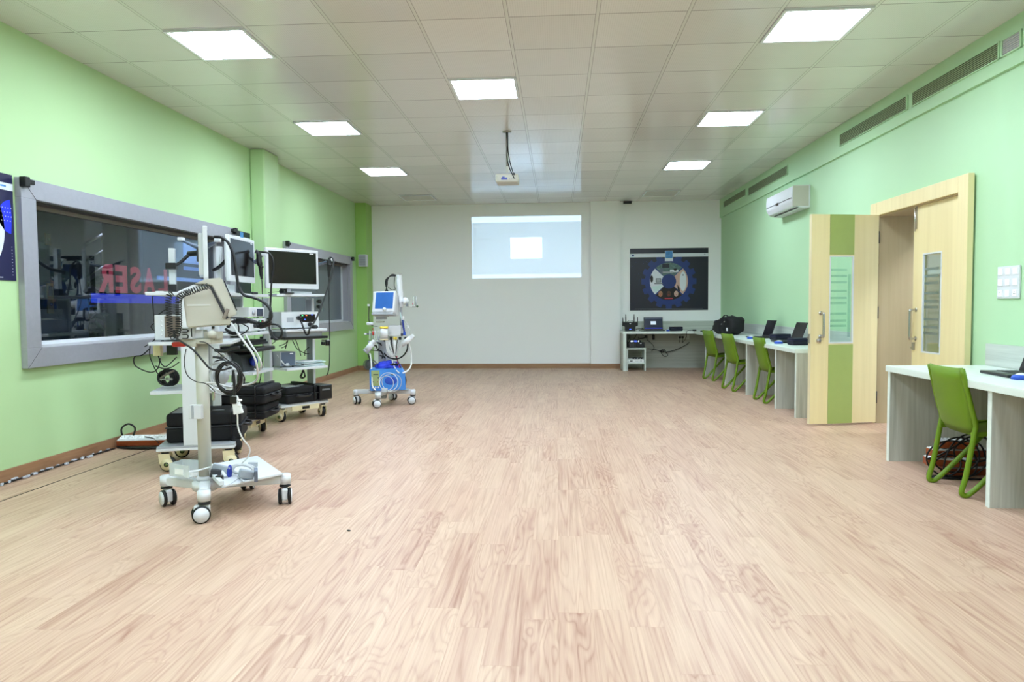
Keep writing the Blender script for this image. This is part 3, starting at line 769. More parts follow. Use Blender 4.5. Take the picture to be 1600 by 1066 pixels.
pb = bpy.data.objects.new('projector_beam', pd); C.objects.link(pb); pb.location = PLOC; pb.rotation_euler = (PI/2, 0, 0)
tag(pb, 'light beam of the ceiling projector falling on the back wall', 'projector beam')
# ------------------------------------------------------------------ desks on the right
def wall_x(y): return XR(y)+.03
DF = 2.51
def desk_run(name, label, y0, y1, panels, loc):
    t = thing(name, label, 'desk', loc); lx, ly = loc[0], loc[1]
    mb = MB()
    mb.prism([(DF-lx, y0-ly), (DF-lx, y1-ly), (wall_x(y1)-.022-lx, y1-ly), (wall_x(y0)-.022-lx, y0-ly)], DESK-.045, DESK, 'desk_white', axis='z', bev=.003)
    mb.build('worktop', t)
    for y in panels:
        x1 = wall_x(y)-.022
        MB().box(((DF+.02+x1)/2-lx, y-ly, (DESK-.045)/2), (x1-DF-.02, .036, DESK-.045), 'desk_panel')\
            .box((DF+.0195-lx, y-ly, (DESK-.045)/2), (.004, .037, DESK-.046), 'desk_white').build('side_panel', t)
    mb = MB(); mb.prism([(wall_x(y0)-.02-lx, y0-ly), (wall_x(y1)-.02-lx, y1-ly), (wall_x(y1)-.002-lx, y1-ly), (wall_x(y0)-.002-lx, y0-ly)], 0, DESK-.046, 'desk_panel_h', axis='z')
    mb.build('back_panel', t)
    mb = MB(); mb.prism([(wall_x(y0)-.02-lx, y0-ly), (wall_x(y1)-.02-lx, y1-ly), (wall_x(y1)-.002-lx, y1-ly), (wall_x(y0)-.002-lx, y0-ly)], DESK+.001, .90, 'desk_panel_h', axis='z')
    mb.build('splashback', t)
    return t
desk_run('computer_desk', 'near white wood-grain desk at the right edge, with one green chair', 1.9, 5.55, (5.53, 4.27, 3.0, 1.92), (DF, 3.7, 0))
desk_run('computer_desk', 'long white wood-grain desk along the right wall beyond the door', 7.62, YB-.02, (7.64, 8.33, 9.60, 10.78, 12.2), (DF, 10.4, 0))
bd = thing('corner_desk', 'white wood-grain desk along the back wall under the navy poster', 'desk', (1.86, 13.45, 0))
MB().box((0, .02, DESK-.0225), (1.296, .70, .045), 'desk_white', bev=.003).build('worktop', bd)
MB().box((-.615, .02, (DESK-.045)/2), (.055, .68, DESK-.045), 'desk_panel').box((-.615, -.322, (DESK-.045)/2), (.057, .004, DESK-.046), 'desk_white').build('side_panel', bd)
MB().box((.335, .375, (DESK-.045)/2), (1.83, .018, DESK-.046), 'desk_panel_hx').build('back_panel', bd)
MB().box((.335, .378, (DESK+.91)/2), (1.87, .016, .174), 'desk_panel_hx').build('splashback', bd)
su = thing('shelf_unit', 'small white two-shelf unit under the left end of the back desk', 'shelf', (1.86-.41, 13.36, 0))
for x in (-.155, .175): MB().box((x, .02, .2), (.025, .42, .40), 'desk_white').build('side_panel', su)
MB().box((.01, .02, .4125), (.355, .42, .025), 'desk_white').build('top_board', su)
MB().box((.01, .02, .14), (.305, .42, .022), 'desk_white').build('shelf', su)

# chairs ---------------------------------------------------------------
def make_chair():
    t = thing('side_chair', '', 'chair')
    # seat and back are one bent shell
    prof = [(-.012, .805), (.008, .73), (.030, .62), (.052, .52), (.068, .445), (.088, .405), (.125, .392), (.20, .398), (.32, .412), (.42, .42), (.455, .412)]
    wid = [.186, .190, .190, .184, .174, .168, .176, .196, .204, .196, .18]
    dish = [.006, .016, .024, .026, .022, .014, .010, .012, .010, .006, .002]
    def shell(i0, i1, name):
        mb = MB(); b = bmesh.new(); NX = 12; top = []; bot = []; thk = .014
        for i in range(i0, i1+1):
            x, z = prof[i]; a = Vector(prof[min(i+1, len(prof)-1)]); c = Vector(prof[max(i-1, 0)]); d_ = (a-c).normalized(); nrm = Vector((-d_.y, d_.x))
            ra, rb = [], []
            for k in range(NX+1):
                s = -1+2*k/NX; y = wid[i]*s; cur = dish[i]*(1-s*s)
                rim = .012*(abs(s)**8)
                px_, pz_ = x+nrm.x*(cur*-1+rim), z+nrm.y*(cur*-1+rim)
                ra.append(b.verts.new((px_, y, pz_))); rb.append(b.verts.new((px_-nrm.x*thk, y, pz_-nrm.y*thk)))
            top.append(ra); bot.append(rb)
        n = len(top)
        for i in range(n-1):
            for k in range(NX):
                b.faces.new((top[i][k], top[i][k+1], top[i+1][k+1], top[i+1][k])); b.faces.new((bot[i][k], bot[i+1][k], bot[i+1][k+1], bot[i][k+1]))
            for k in (0, NX): b.faces.new((top[i][k], top[i+1][k], bot[i+1][k], bot[i][k]))
        for i in (0, n-1):
            for k in range(NX): b.faces.new((top[i][k], top[i][k+1], bot[i][k+1], bot[i][k]))
        mb._merge(b, 'chair_green', True); return mb.build(name, t)
    shell(0, 5, 'backrest'); shell(5, 10, 'seat')
    for s in (-1, 1):
        y = s*.192
        pts = [(-.006, y*.98, .80), (.052, y, .56), (.080, y, .455), (.074, y, .40), (.030, y, .14), (.006, y, .045), (.012, y, .018), (.035, y, .013), (.062, y, .03), (.12, y, .085), (.24, y*.98, .215), (.40, y*.96, .385)]
        MB().tube(pts, .0165, 'chair_green', seg=8, smooth_n=5).build('leg', t)
        MB().box((.24, y*.93, .402), (.36, .02, .03), 'chair_green', bev=.006, rot=(0, -.06, 0)).build('seat_rail', t)
    return t
ch = make_chair(); first = True
for x, y, rz, lb in ((2.49, 4.67, 0, 'green moulded chair at the near desk, nearest the camera'),
                     (2.50, 8.91, R_(2), 'green moulded chair nearest the open door leaf, at the long desk'),
                     (2.40, 10.12, R_(8), 'middle one of three green chairs at the long desk'),
                     (2.42, 11.52, R_(10), 'farthest green chair, beside the back desk corner')):
    c = ch if first else copy_tree(ch); first = False
    c.location = (x, y, 0); c.rotation_euler = (0, 0, rz); c['label'] = lb; c['group'] = 'green moulded chairs at the desks'

# laptops ----------------------------------------------------------------
def make_laptop(label, loc, rz, lid=R_(100), on=False, w=.36, d=.245):
    """user side towards local -x, lid hinged at +x"""
    t = thing('laptop', label, 'laptop', loc, rz, 'laptops on the desks')
    MB().box((0, 0, .01), (d, w, .018), 'black', bev=.005).build('base', t)
    mb = MB()
    for i in range(5):
        for j in range(13): mb.box((-.02+.026*i, -w*.40+j*w*.8/12, .0205), (.02, w*.8/12*.82, .003), 'dark_grey')
    o = mb.build('keyboard', t); o['kind'] = 'stuff'
    MB().box((-.075, 0, .0198), (.05, .1, .002), 'mid_grey').build('touchpad', t)
    M = TR(d/2-.006, 0, .02) @ Matrix.Rotation(lid-PI/2, 4, 'Y')
    mb = MB().box((.004, 0, d/2), (.008, w, d), 'black', bev=.003); l = mb.build('lid', t, M=M)
    mb = MB().box((-.0012, 0, d/2+.004), (.001, w-.02, d-.03), 'screen_navy' if on else 'screen_black')
    if on: mb.box((-.0022, 0, d/2+.01), (.001, .10, .065), 'screen_window').box((-.002, 0, d-.022), (.001, w-.03, .02), 'grey_blue').box((-.002, 0, .03), (.001, w-.03, .015), 'decal_blue')
    mb.build('screen', l, M=M)
    return t
make_laptop('open black laptop on the near desk at the right edge', (2.95, 4.74, DESK), R_(-6), R_(108))
make_laptop('open black laptop beside the black bag on the long desk', (2.88, 10.3, DESK), R_(3), R_(108))
make_laptop('open black laptop nearest the open door leaf on the long desk', (2.86, 9.02, DESK), R_(2), R_(110))
make_laptop('laptop with a lit window on its screen on the back desk', (1.82, 13.37, DESK), R_(90), R_(104), on=True)

# mice
def make_mouse(label, loc, rz=0):
    t = thing('computer_mouse', label, 'mouse', loc, rz, 'blue and white mice')
    MB().sph((0, 0, .014), (.055, .034, .022), 'blue_mid', 16).box((0, 0, .003), (.09, .055, .006), 'blue_mid', bev=.003).build('body', t)
    MB().sph((.004, 0, .022), (.042, .026, .020), 'white_plastic', 16).build('top_shell', t)
make_mouse('blue and white mouse in front of the laptop beside the bag', (2.70, 10.02, DESK), .2)
make_mouse('blue and white mouse by the laptop near the open door leaf', (2.68, 8.72, DESK), .1)
make_mouse('blue and white mouse beside the near laptop, cut by the right edge', (2.83, 4.48, DESK), 0)
make_mouse('blue mouse between laptop and blue case on the back desk', (2.05, 13.2, DESK), 1.4)

# blue zip cases
def make_zip(label, loc, rz, L_=.25, W_=.15, H_=.085):
    t = thing('zip_case', label, 'case', loc, rz, 'dark blue zip cases')
    MB().box((0, 0, H_*.36), (W_, L_, H_*.70), 'blue_case', bev=.022, seg=3).build('body', t)
    MB().box((0, 0, H_*.80), (W_-.006, L_-.006, H_*.36), 'blue_case', bev=.018, seg=3).build('lid', t)
    MB().box((0, 0, H_*.655), (W_+.003, L_+.003, .005), 'poster_deep', bev=.002).build('zip', t)
make_zip('dark blue zip case between the two laptops on the long desk', (2.98, 9.62, DESK), R_(-70))
make_zip('dark blue zip case closest to the open door leaf on the long desk', (2.83, 8.42, DESK), R_(-80))
make_zip('dark blue zip case right of the laptop on the back desk', (2.22, 13.36, DESK), R_(90), .24, .16, .08)

# black bag
bg_ = thing('camera_bag', 'big black soft bag lying on the long desk in front of the back corner', 'bag', (2.80, 11.75, DESK), R_(4))
t = bmesh.new(); bmesh.ops.create_icosphere(t, subdivisions=4, radius=1)
from mathutils import noise as mnoise
for v in t.verts:
    p = v.co.copy(); q = Vector([math.copysign(abs(c)**.6, c) for c in p])
    q = Vector((q.x*.17, q.y*.46, q.z*.135)); q.z += .04*(p.y < -.3)*(p.z > 0) - .05*max(0, p.y)*(p.z > 0)
    n_ = mnoise.noise(p*2.3)*.03+mnoise.noise(p*6)*.012; q += p.normalized()*n_; q.z = max(q.z, -.128)
    v.co = q
mb = MB(); mb._merge(t, 'bag_fabric', True, TR(0, 0, .13)); mb.build('body', bg_)
MB().box((-.03, -.25, .15), (.24, .16, .17), 'bag_fabric', bev=.04, seg=3).box((-.14, .05, .1), (.08, .3, .14), 'bag_fabric', bev=.03, seg=3).build('pocket', bg_)
MB().tube([(-.05, -.38, .2), (-.08, -.2, .30), (-.06, .02, .30), (-.05, .2, .24)], .014, 'bag_fabric', flat=.5).build('handle', bg_)
MB().tube([(-.1, .42, .08), (-.16, .6, .02), (-.2, .85, .012), (-.16, 1.0, .02), (-.05, .9, .014)], .014, 'bag_fabric', flat=.4).build('strap', bg_)
MB().box((-.12, -.36, .09), (.05, .03, .05), 'white_plastic', bev=.004).box((-.17, -.2, .17), (.012, .03, .02), 'chrome').box((-.17, -.34, .21), (.01, .02, .02), 'chrome').build('buckle', bg_)

# router, amplifier and small things at the back desk
rt = thing('wifi_router', 'black router with four antennas on the back desk', 'router', (1.37, 13.38, DESK))
MB().prism([(-.10, 0), (.10, 0), (.10, .085), (.128, .10), (.128, .165), (-.128, .165), (-.128, .10), (-.10, .085)], -.02, .035, 'black', axis='y', bev=.005).build('body', rt)
MB().prism([(-.018, .15), (.018, .15), (0, .125)], -.024, -.021, 'white_plastic', axis='y').box((0, -.022, .035), (.035, .004, .01), 'led_blue').build('emblem', rt)
for x, z in ((-.135, .26), (-.08, .32), (.075, .32), (.138, .27)): MB().tube([(x, .02, .10), (x*1.0, .02, .17), (x*1.02, .02, z)], [.012, .01, .006], 'black', seg=6, smooth_n=2).build('antenna', rt)
MB().tube([(-.06, .03, .165), (-.02, .03, .2), (.04, .03, .195), (.07, .03, .165)], .004, 'black_rubber').tube([(.1, .0, .03), (.14, -.06, .02), (.2, -.1, .006), (.3, -.12, .006)], .004, 'black_rubber').build('cable', rt)
o = MB().cyl((1.50, 13.22, DESK), (1.50, 13.22, DESK+.03), .02, 'white_plastic', seg=16, bev=.004).build('round_puck'); tag(o, 'small white round puck by the router on the back desk', 'puck')
o = MB().tube([at(1014-20, 514.2, 13.2), at(1000, 513.8, 13.16), at(1006, 514.3, 13.2), at(1003, 513.5, 13.25)], .006, 'black_rubber').build('desk_cable'); tag(o, 'short black cable heap between router and back laptop', 'cable')
am = thing('amplifier', 'black amplifier on the small shelf unit under the back desk', 'amplifier', (1.47, 13.34, .425))
MB().box((0, 0, .055), (.30, .26, .10), 'black', bev=.005).build('body', am)
mb = MB()
for k in range(5): mb.box((-.11+.022*k, -.132, .055), (.004, .004, .07), 'mid_grey')
for k in range(3): mb.cyl((.03+.035*k, -.131, .04), (.03+.035*k, -.14, .04), .009, 'dark_grey', seg=10)
mb.box((.08, -.132, .085), (.03, .003, .01), 'paper_white').build('front_controls', am)
rc = thing('wireless_receiver', 'small black receiver with glowing lights on top of the amplifier', 'receiver', (1.46, 13.34, .53))
MB().box((0, 0, .018), (.21, .14, .034), 'black', bev=.004).build('body', rc)
mb = MB()
for x in (-.08, -.05, .055): mb.cyl((x, -.071, .018), (x, -.076, .018), .011, 'led_white', seg=12)
mb.box((0.0, -.072, .018), (.05, .004, .016), 'led_blue').build('lights', rc)
for x in (-.09, .06): MB().tube([(x, .05, .03), (x*1.1, .05, .10)], .004, 'black', seg=5).build('antenna', rc)
bx = thing('white_box', 'flat white printed box on the lower board of the shelf unit', 'box', (1.46, 13.33, .151))
MB().box((0, 0, .033), (.29, .3, .064), 'paper_white', bev=.003).build('body', bx)
mb = MB().box((-.09, -.1515, .035), (.05, .002, .018), 'dark_grey')
for k in range(6): mb.box((-.01+.022*k, -.1515, .035), (.012, .002, .007), 'mid_grey')
mb.build('print', bx)
for i, (x, lb) in enumerate(((1.44, 'left of two small black handsets on the white box'), (1.54, 'right of two small black handsets on the white box'))):
    tt = thing('handset', lb, 'handset', (x, 13.24, .216), .2*i, 'black handsets on the white box')
    MB().sph((-.025, 0, .018), (.022, .02, .017), 'black', 12).sph((.028, 0, .018), (.024, .02, .018), 'black', 12).build('grip', tt); MB().tube([(-.02, 0, .025), (0, 0, .03), (.02, 0, .025)], .008, 'black').build('bridge', tt)
sk = thing('socket_plate', 'white socket plate with two black plugs under the back desk', 'socket', (2.44, 13.806, .595))
MB().box((0, 0, 0), (.22, .012, .085), 'desk_white', bev=.003).build('plate', sk)
for x in (-.075, -.02): MB().cyl((x, -.006, 0), (x, -.035, -.0), .022, 'black', seg=14).tube([(x, -.03, -.01), (x, -.04, -.05), (x-.01, -.03, -.1)], .005, 'black_rubber').build('plug', sk)
for a, b in ((0, .01), (-.01, -.006), (.01, -.006)): MB().cyl((.06+a, -.0062, b), (.06+a, -.009, b), .003, 'black', seg=8).build('pin_hole', sk)
ad = thing('power_adapter', 'black power adapter hanging on the panel under the back desk', 'adapter', (1.86, 13.79, .60))
MB().box((0, 0, 0), (.045, .035, .10), 'black', bev=.006).build('body', ad)
MB().tube([(0, 0, .05), (-.03, -.01, .08), (-.1, -.02, .09)], .004, 'black_rubber').build('cable', ad)
pg = thing('power_plug', 'black plug with a stub cable left of the adapter under the back desk', 'plug', (1.72, 13.79, .61))
MB().box((0, 0, 0), (.05, .035, .05), 'black', bev=.008).tube([(-.02, -.01, -.01), (-.07, -.01, -.03), (-.13, -.01, -.035)], .008, 'black_rubber').build('body', pg)
o = MB().tube([at(1077, 535, 13.76), at(1072, 539, 13.76), at(1060, 545, 13.76), at(1048, 549, 13.76), at(1036, 550, 13.75), at(1026, 547, 13.75), at(1012, 545, 13.6)], .007, 'black_rubber')\
    .tube([at(1036, 549, 13.75), at(1042, 552, 13.74), at(1043, 556, 13.74), at(1038, 557, 13.74), at(1034, 553, 13.74), at(1033, 549, 13.75)], .006, 'black_rubber')\
    .tube([at(1011, 531, 13.76), at(1019, 538, 13.76), at(1022, 544, 13.76), at(1018, 549, 13.74)], .005, 'black_rubber')\
    .tube([at(1032, 548, 13.74), at(1037, 546, 13.73), at(1040, 549, 13.74), at(1034, 551, 13.74), at(1031, 549, 13.73), at(1039, 548, 13.73)], .006, 'black_rubber')\
    .tube([at(985, 536, 13.6), at(992, 528, 13.7), at(996, 520, 13.75)], .005, 'black_rubber').tube([at(980, 535, 13.6), at(984, 525, 13.7), at(983, 519, 13.75)], .004, 'black_rubber').build('hanging_cables')
tag(o, 'black cables sagging with a knot along the panel under the back desk', 'cable')
ch_ = thing('charger_cable', 'black charger head with cable running over the edge of the back desk', 'charger', (2.48, 13.25, DESK))
MB().box((0.06, 0, .016), (.07, .04, .03), 'black', bev=.005).build('head', ch_)
MB().tube([(.02, 0, .014), (-.05, -.02, .01), (-.10, -.09, .0), (-.115, -.17, -.03), (-.12, -.18, -.09), (-.13, -.1, -.16), (-.14, .1, -.22)], .005, 'black_rubber').build('cable', ch_)

# power boards (wooden boxes with white socket tops)
def make_board(label, loc, rz, L_=.34, tilt=0.0, group=None):
    t = thing('power_board', label, 'power strip', loc, rz, group)
    t.rotation_euler = (tilt, 0, rz)
    MB().box((0, 0, .025), (L_, .12, .048), 'orange_brown', bev=.005).build('box', t)
    MB().box((0, 0, .053), (L_-.01, .112, .008), 'white_plastic', bev=.002).build('top_plate', t)
    n = 5; mb = MB()
    for k in range(n): mb.box((-L_/2+L_*(k+.5)/n, 0, .059), (L_/n*.7, .07, .006), 'paper_white', bev=.001)
    for k in range(n):
        for a, b in ((0, .018), (-.011, -.008), (.011, -.008)): mb.cyl((-L_/2+L_*(k+.5)/n+a, b, .0615), (-L_/2+L_*(k+.5)/n+a, b, .0635), .003, 'black', seg=6)
    mb.build('sockets', t)
    return t
gp = 'power boards piled under the near desk'
make_board('wooden power board at the bottom of the pile under the near desk', (2.90, 5.12, 0), R_(4), .34, 0, gp)
make_board('left wooden power board in the second layer under the near desk', (2.73, 5.10, .063), R_(-12), .26, 0, gp)
make_board('right wooden power board in the second layer under the near desk', (2.99, 5.14, .063), R_(8), .24, 0, gp)
make_board('wooden power board in the third layer under the near desk', (2.82, 5.12, .126), R_(3), .38, 0, gp)
make_board('short wooden power board on top of the pile under the near desk', (2.80, 5.11, .189), R_(-10), .24, 0, gp)
mb = MB()
for c, r1, r2, tl in (((2.74, 4.99, .16), .15, .12, .2), ((2.71, 4.98, .13), .17, .13, -.3), ((2.86, 5.0, .20), .13, .09, .1), ((2.66, 5.0, .07), .12, .07, .5), ((2.80, 4.98, .14), .19, .13, .9)):
    pts = []
    for k in range(14):
        a = 2*PI*k/14; u, v = r1*math.cos(a), r2*math.sin(a); pts.append((c[0]+u*math.cos(tl)-v*math.sin(tl), c[1]+.02*math.sin(2*a), max(.008, c[2]+u*math.sin(tl)+v*math.cos(tl))))
    mb.tube(pts, .006, 'black_rubber', closed=True, smooth_n=3)
mb.tube([(2.57, 5.0, .008), (2.66, 4.95, .008), (2.85, 4.93, .008), (3.05, 4.96, .008), (3.12, 5.05, .008)], .007, 'black_rubber')
mb.tube([(2.60, 5.05, .12), (2.56, 5.02, .125), (2.64, 5.0, .16), (2.8, 4.98, .26), (2.92, 5.02, .22), (2.98, 5.05, .1)], .006, 'black_rubber')
mb.build('tangled_cables'); tag(bpy.data.objects['tangled_cables'], 'tangle of black cables looped over the power boards under the near desk', 'cable')
pb2 = make_board('wooden power board with white sockets on the floor by the left skirting', (-3.64, 5.93, .03), R_(8), .42, .25)
MB().tube([(-.12, .07, .0), (-.19, .05, .03), (-.20, .05, .12), (-.14, .06, .16), (-.09, .06, .12), (-.1, .03, .06)], .008, 'black_rubber').tube([(.1, 0, .06), (.16, -.02, .075), (.24, .03, .09)], .006, 'cable_white').tube([(.02, -.02, .07), (.1, -.04, .06), (.16, -.08, .03)], .004, 'black_rubber').build('cable', pb2)
o = MB().tube([(-3.84, 5.86, .012), (-3.7, 5.80, .012), (-3.5, 5.80, .012), (-3.40, 5.86, .012), (-3.5, 5.96, .012), (-3.7, 5.98, .012)], .012, 'black_rubber', closed=True).build('cable_loop'); tag(o, 'flat loop of thick black cable under the power board on the left', 'cable')
mb = MB().tube([(XL+.045, 2.6, .009), (XL+.04, 3.6, .009), (XL+.045, 4.6, .009), (XL+.035, 5.4, .009), (XL+.05, 5.8, .009)], .010, 'black_rubber', flat=.6)
mb.build('skirting_cable'); tag(bpy.data.objects['skirting_cable'], 'dark cable running on the floor along the left skirting', 'cable')
mb = MB()
for k in range(26):
    y = 3.6+k*.085+random.uniform(-.02, .02); mb.box((XL+.045+random.uniform(-.02, .02), y, .011), (random.uniform(.01, .03), random.uniform(.02, .07), .018), 'cable_tape', bev=.004, rot=(0, 0, random.uniform(-.4, .4)))
o = mb.build('torn_tape'); tag(o, 'torn silvery tape scraps along the left skirting cable', 'tape', kind='stuff')
o = MB().box((-3.52, 4.95, .0015), (.004, 1.7, .003), 'black').build('floor_joint'); tag(o, 'thin dark open seam in the floor near the left wall', 'seam')
o = MB().sph((-1.13, 3.68, .004), (.012, .006, .004), 'black', 8).build('floor_crumb'); tag(o, 'tiny black crumb lying alone on the open floor', 'crumb')
cc = thing('cable_coil', 'grey cable coil leaning in the far left corner', 'cable', (-3.58, 13.2, 0))
mb = MB()
for k in range(5): mb.tube(ring_pts((.0+.012*(k-2), .06*.0+.012*k, .125), .10-.01*(k % 3), 16, 'y', .95), .007, 'mid_grey', closed=True, smooth_n=2)
mb.sph((0, .02, .125), (.07, .02, .07), 'mid_grey', 12).build('loops', cc)
MB().tube([(0.0, .03, .2), (-.04, .04, .32), (-.08, .05, .42)], .012, 'dark_grey').build('tail', cc)
o = MB().box((-3.3, YB-.006, .42), (.10, .012, .09), 'white_plastic', bev=.003).build('wall_socket'); tag(o, 'white socket plate low on the back wall behind the ventilator', 'socket')
# ------------------------------------------------------------------ equipment on the left
def inv(o):
    return (Matrix.Translation(o.location) @ o.rotation_euler.to_matrix().to_4x4()).inverted()
def wb(mb, name, parent):
    """mesh drawn in world space, linked as a part of a placed thing"""
    return mb.build(name, parent, M=inv(parent))
def place(T, lx, ly, z):
    return Vector(T.location) + RZ(T.rotation_euler.z) @ Vector((lx, ly, 0)) + Vector((0, 0, z))

def hospital_caster(parent, x, y, zt, ang, r=.05, hood='white_plastic'):
    """twin-wheel caster under a stem that ends at height zt"""
    M = TR(x, y, 0) @ RZ(ang)
    mb = MB().cyl((0, 0, 2*r+.004), (0, 0, zt), .018, 'dark_grey', seg=14).cyl((0, 0, 2*r+.006), (0, 0, 2*r+.014), .034, 'black', seg=18)
    mb.box((-.012, 0, r+.014), (r*1.75, .037, r*1.5), hood, bev=.012, seg=3)
    c = mb.build('caster', parent, M=M)
    for s in (-1, 1):
        MB().cyl((-.018, s*.019, r), (-.018, s*.037, r), r, 'black_rubber', seg=28, bev=.004).cyl((-.018, s*.036, r), (-.018, s*.040, r), r*.84, 'white_wheel', seg=28).build('wheel', c, M=M)
    return c

def cream_caster(parent, x, y, zt, ang, r=.056):
    M = TR(x, y, 0) @ RZ(ang)
    mb = MB().box((0, 0, zt-.003), (.08, .07, .006), 'steel').cyl((0, 0, zt-.025), (0, 0, zt-.004), .026, 'dark_grey', seg=16)
    for s in (-1, 1):
        pts = [(-.040, zt-.02), (.040, zt-.02), (.034, r+.01), (.012, r-.022), (-.05, r-.025), (-.062, r+.02), (-.05, r+.04)]
        mb.prism(pts, s*.026-.004, s*.026+.004, 'cream', axis='y', bev=.002)
        mb.cyl((-.02, s*.030, r), (-.02, s*.034, r), .043, 'cream', seg=24).cyl((-.02, s*.034, r), (-.02, s*.037, r), .018, 'black', seg=16).cyl((-.02, s*.037, r), (-.02, s*.039, r), .011, 'hub_green', seg=14)
    mb.box((-.0, 0, zt-.03), (.07, .056, .016), 'cream', bev=.004)
    c = mb.build('caster', parent, M=M)
    MB().cyl((-.02, -.020, r), (-.02, .020, r), r, 'black_rubber', seg=28, bev=.006).cyl((-.02, -.0215, r), (-.02, .0215, r), r*.75, 'cream', seg=24).build('wheel', c, M=M)

def trolley(label, loc, rz, shelves, casters, bar=True):
    t = thing('equipment_trolley', label, 'trolley', loc, rz, 'endoscopy equipment trolleys')
    mb = MB().box((0, 0, .178), (.54, .58, .022), 'light_grey', bev=.003).box((0, 0, .165), (.545, .585, .018), 'white_paint', bev=.003)
    mb.build('base', t)
    if bar:
        MB().box((.265, 0, .135), (.018, .34, .055), 'cream', bev=.003).box((.2752, 0.0, .135), (.002, .09, .03), 'black').build('front_bar', t)
    for (x, y), a in zip(((.22, -.25), (.22, .25), (-.22, -.25), (-.22, .25)), casters): cream_caster(t, x, y, .156, a)
    for s in (-1, 1):
        MB().box((-.02, s*.268, .755), (.13, .03, 1.13), 'white_paint', bev=.003).box((-.02, s*.2525, .755), (.10, .002, 1.10), 'light_grey').build('column', t)
    for z, x0, x1 in shelves:
        MB().box(((x0+x1)/2, 0, z-.0125), (x1-x0, .60 if z > 1.2 else .505, .025), 'white_paint', bev=.003).build('shelf', t)
    return t
def monitor(label, loc, rz, w=.62, h=.40, mount=None):
    """loc = centre of the screen; faces local +x"""
    t = thing('medical_monitor', label, 'monitor', loc, rz, 'white medical monitors')
    mb = MB().box((-.006, 0, 0), (.035, w, h), 'white_plastic', bev=.008, seg=3).box((-.036, 0, -.01), (.034, w*.86, h*.80), 'white_plastic', bev=.01)
    mb.build('housing', t)
    MB().box((.0118, 0, .012), (.002, w-.065, h-.085), 'screen_black').box((.0125, w*.36, h/2-.0405), (.001, .05, .008), 'paper_white').build('screen', t)
    MB().box((-.058, 0, 0), (.02, .1, .1), 'dark_grey', bev=.003).build('mount_plate', t)
    return t

TB = trolley('nearest white equipment trolley, right behind the patient monitor stand', (-2.79, 5.32, 0), R_(18),
             ((1.335, -.31, .27), (.965, -.31, .27), (.60, -.31, .26)), (R_(185), R_(80), R_(170), R_(190)), bar=False)
TC = trolley('middle white equipment trolley carrying two stacked black cases', (-3.10, 6.42, 0), R_(2),
             ((1.345, -.27, .29), (.99, -.27, .33), (.63, -.27, .34)), (R_(-70), R_(-60), R_(170), R_(190)))
TD = trolley('farthest white equipment trolley with its monitor turned to the camera', (-2.95, 7.60, 0), R_(-37),
             ((1.365, -.28, .24), (.985, -.22, .33), (.575, -.22, .33)), (R_(20), R_(-10), R_(170), R_(190)))
# posts, arms and scope hangers
def post(T, lx, ly, z0, z1, name='monitor_post'):
    return MB().box((lx, ly, (z0+z1)/2), (.045, .05, z1-z0), 'white_plastic', bev=.004).box((lx+.023, ly, (z0+z1)/2), (.003, .012, z1-z0-.02), 'light_grey').box((lx, ly, z0+.03), (.055, .06, .07), 'black', bev=.003).build(name, T)
post(TB, -.19, .05, 1.336, 1.68)
wb(MB().box(at(268, 416, 5.28), (.075, .075, .05), 'black', bev=.006, rot=(0, 0, .3)).tube([at(270, 417, 5.26), at(282, 410, 5.30), at(296, 397, 5.36)], .019, 'black', seg=8, flat=.7).tube([at(295, 397, 5.36), at(305, 396, 5.34), at(313, 396, 5.33)], .022, 'black', seg=8), 'monitor_arm', TB)
post(TC, -.1, .10, 1.346, 1.80)
wb(MB().tube([at(334, 422, 6.5), at(344, 416, 6.45), at(358, 402, 6.42)], .022, 'black', seg=8, flat=.7), 'monitor_arm', TC)
post(TD, -.12, .0, 1.366, 1.72)
wb(MB().tube([place(TD, -.1, 0, 1.62), place(TD, -.03, -.01, 1.63), place(TD, .03, -.02, 1.63)], .02, 'black', seg=8), 'monitor_arm', TD)
def hanger(T, a, c, b):
    mb = MB()
    for p in (a, b):
        d = (p-c); mb.tube([c, c+d*.5+Vector((0, 0, -.004)), p], [.05, .038, .02], 'grey_blue', seg=6, smooth_n=3, flat=.35)
        mb.box(p+Vector((0, 0, .006)), (.045, .04, .028), 'white_plastic', bev=.004)
    return wb(mb, 'scope_hanger', T)
hanger(TB, at(283, 375, 5.5), at(314, 388, 5.52), at(340, 377, 5.5))
hanger(TC, at(372, 404, 6.72), at(392, 414, 6.72), at(411, 399, 6.72))
hanger(TD, at(470, 404, 7.95), at(494, 414, 7.95), at(516, 407, 7.85))
MB().box((.0, -.292, 1.10), (.03, .02, .14), 'black', bev=.005).build('handle', TC)
wb(MB().tube([at(419, 481, 7.2), at(423, 481, 7.18), at(423, 498, 7.18), at(418, 498, 7.2)], .011, 'black', seg=8, smooth_n=2), 'handle', TD)
wb(MB().cyl(at(497, 471, 7.8), at(500, 471, 7.75), .022, 'black', seg=12).cyl(at(496, 479, 7.8), at(500, 480, 7.75), .02, 'black', seg=12).cyl(at(490, 511, 7.6), at(494, 511, 7.55), .022, 'black', seg=12), 'side_knob', TD)
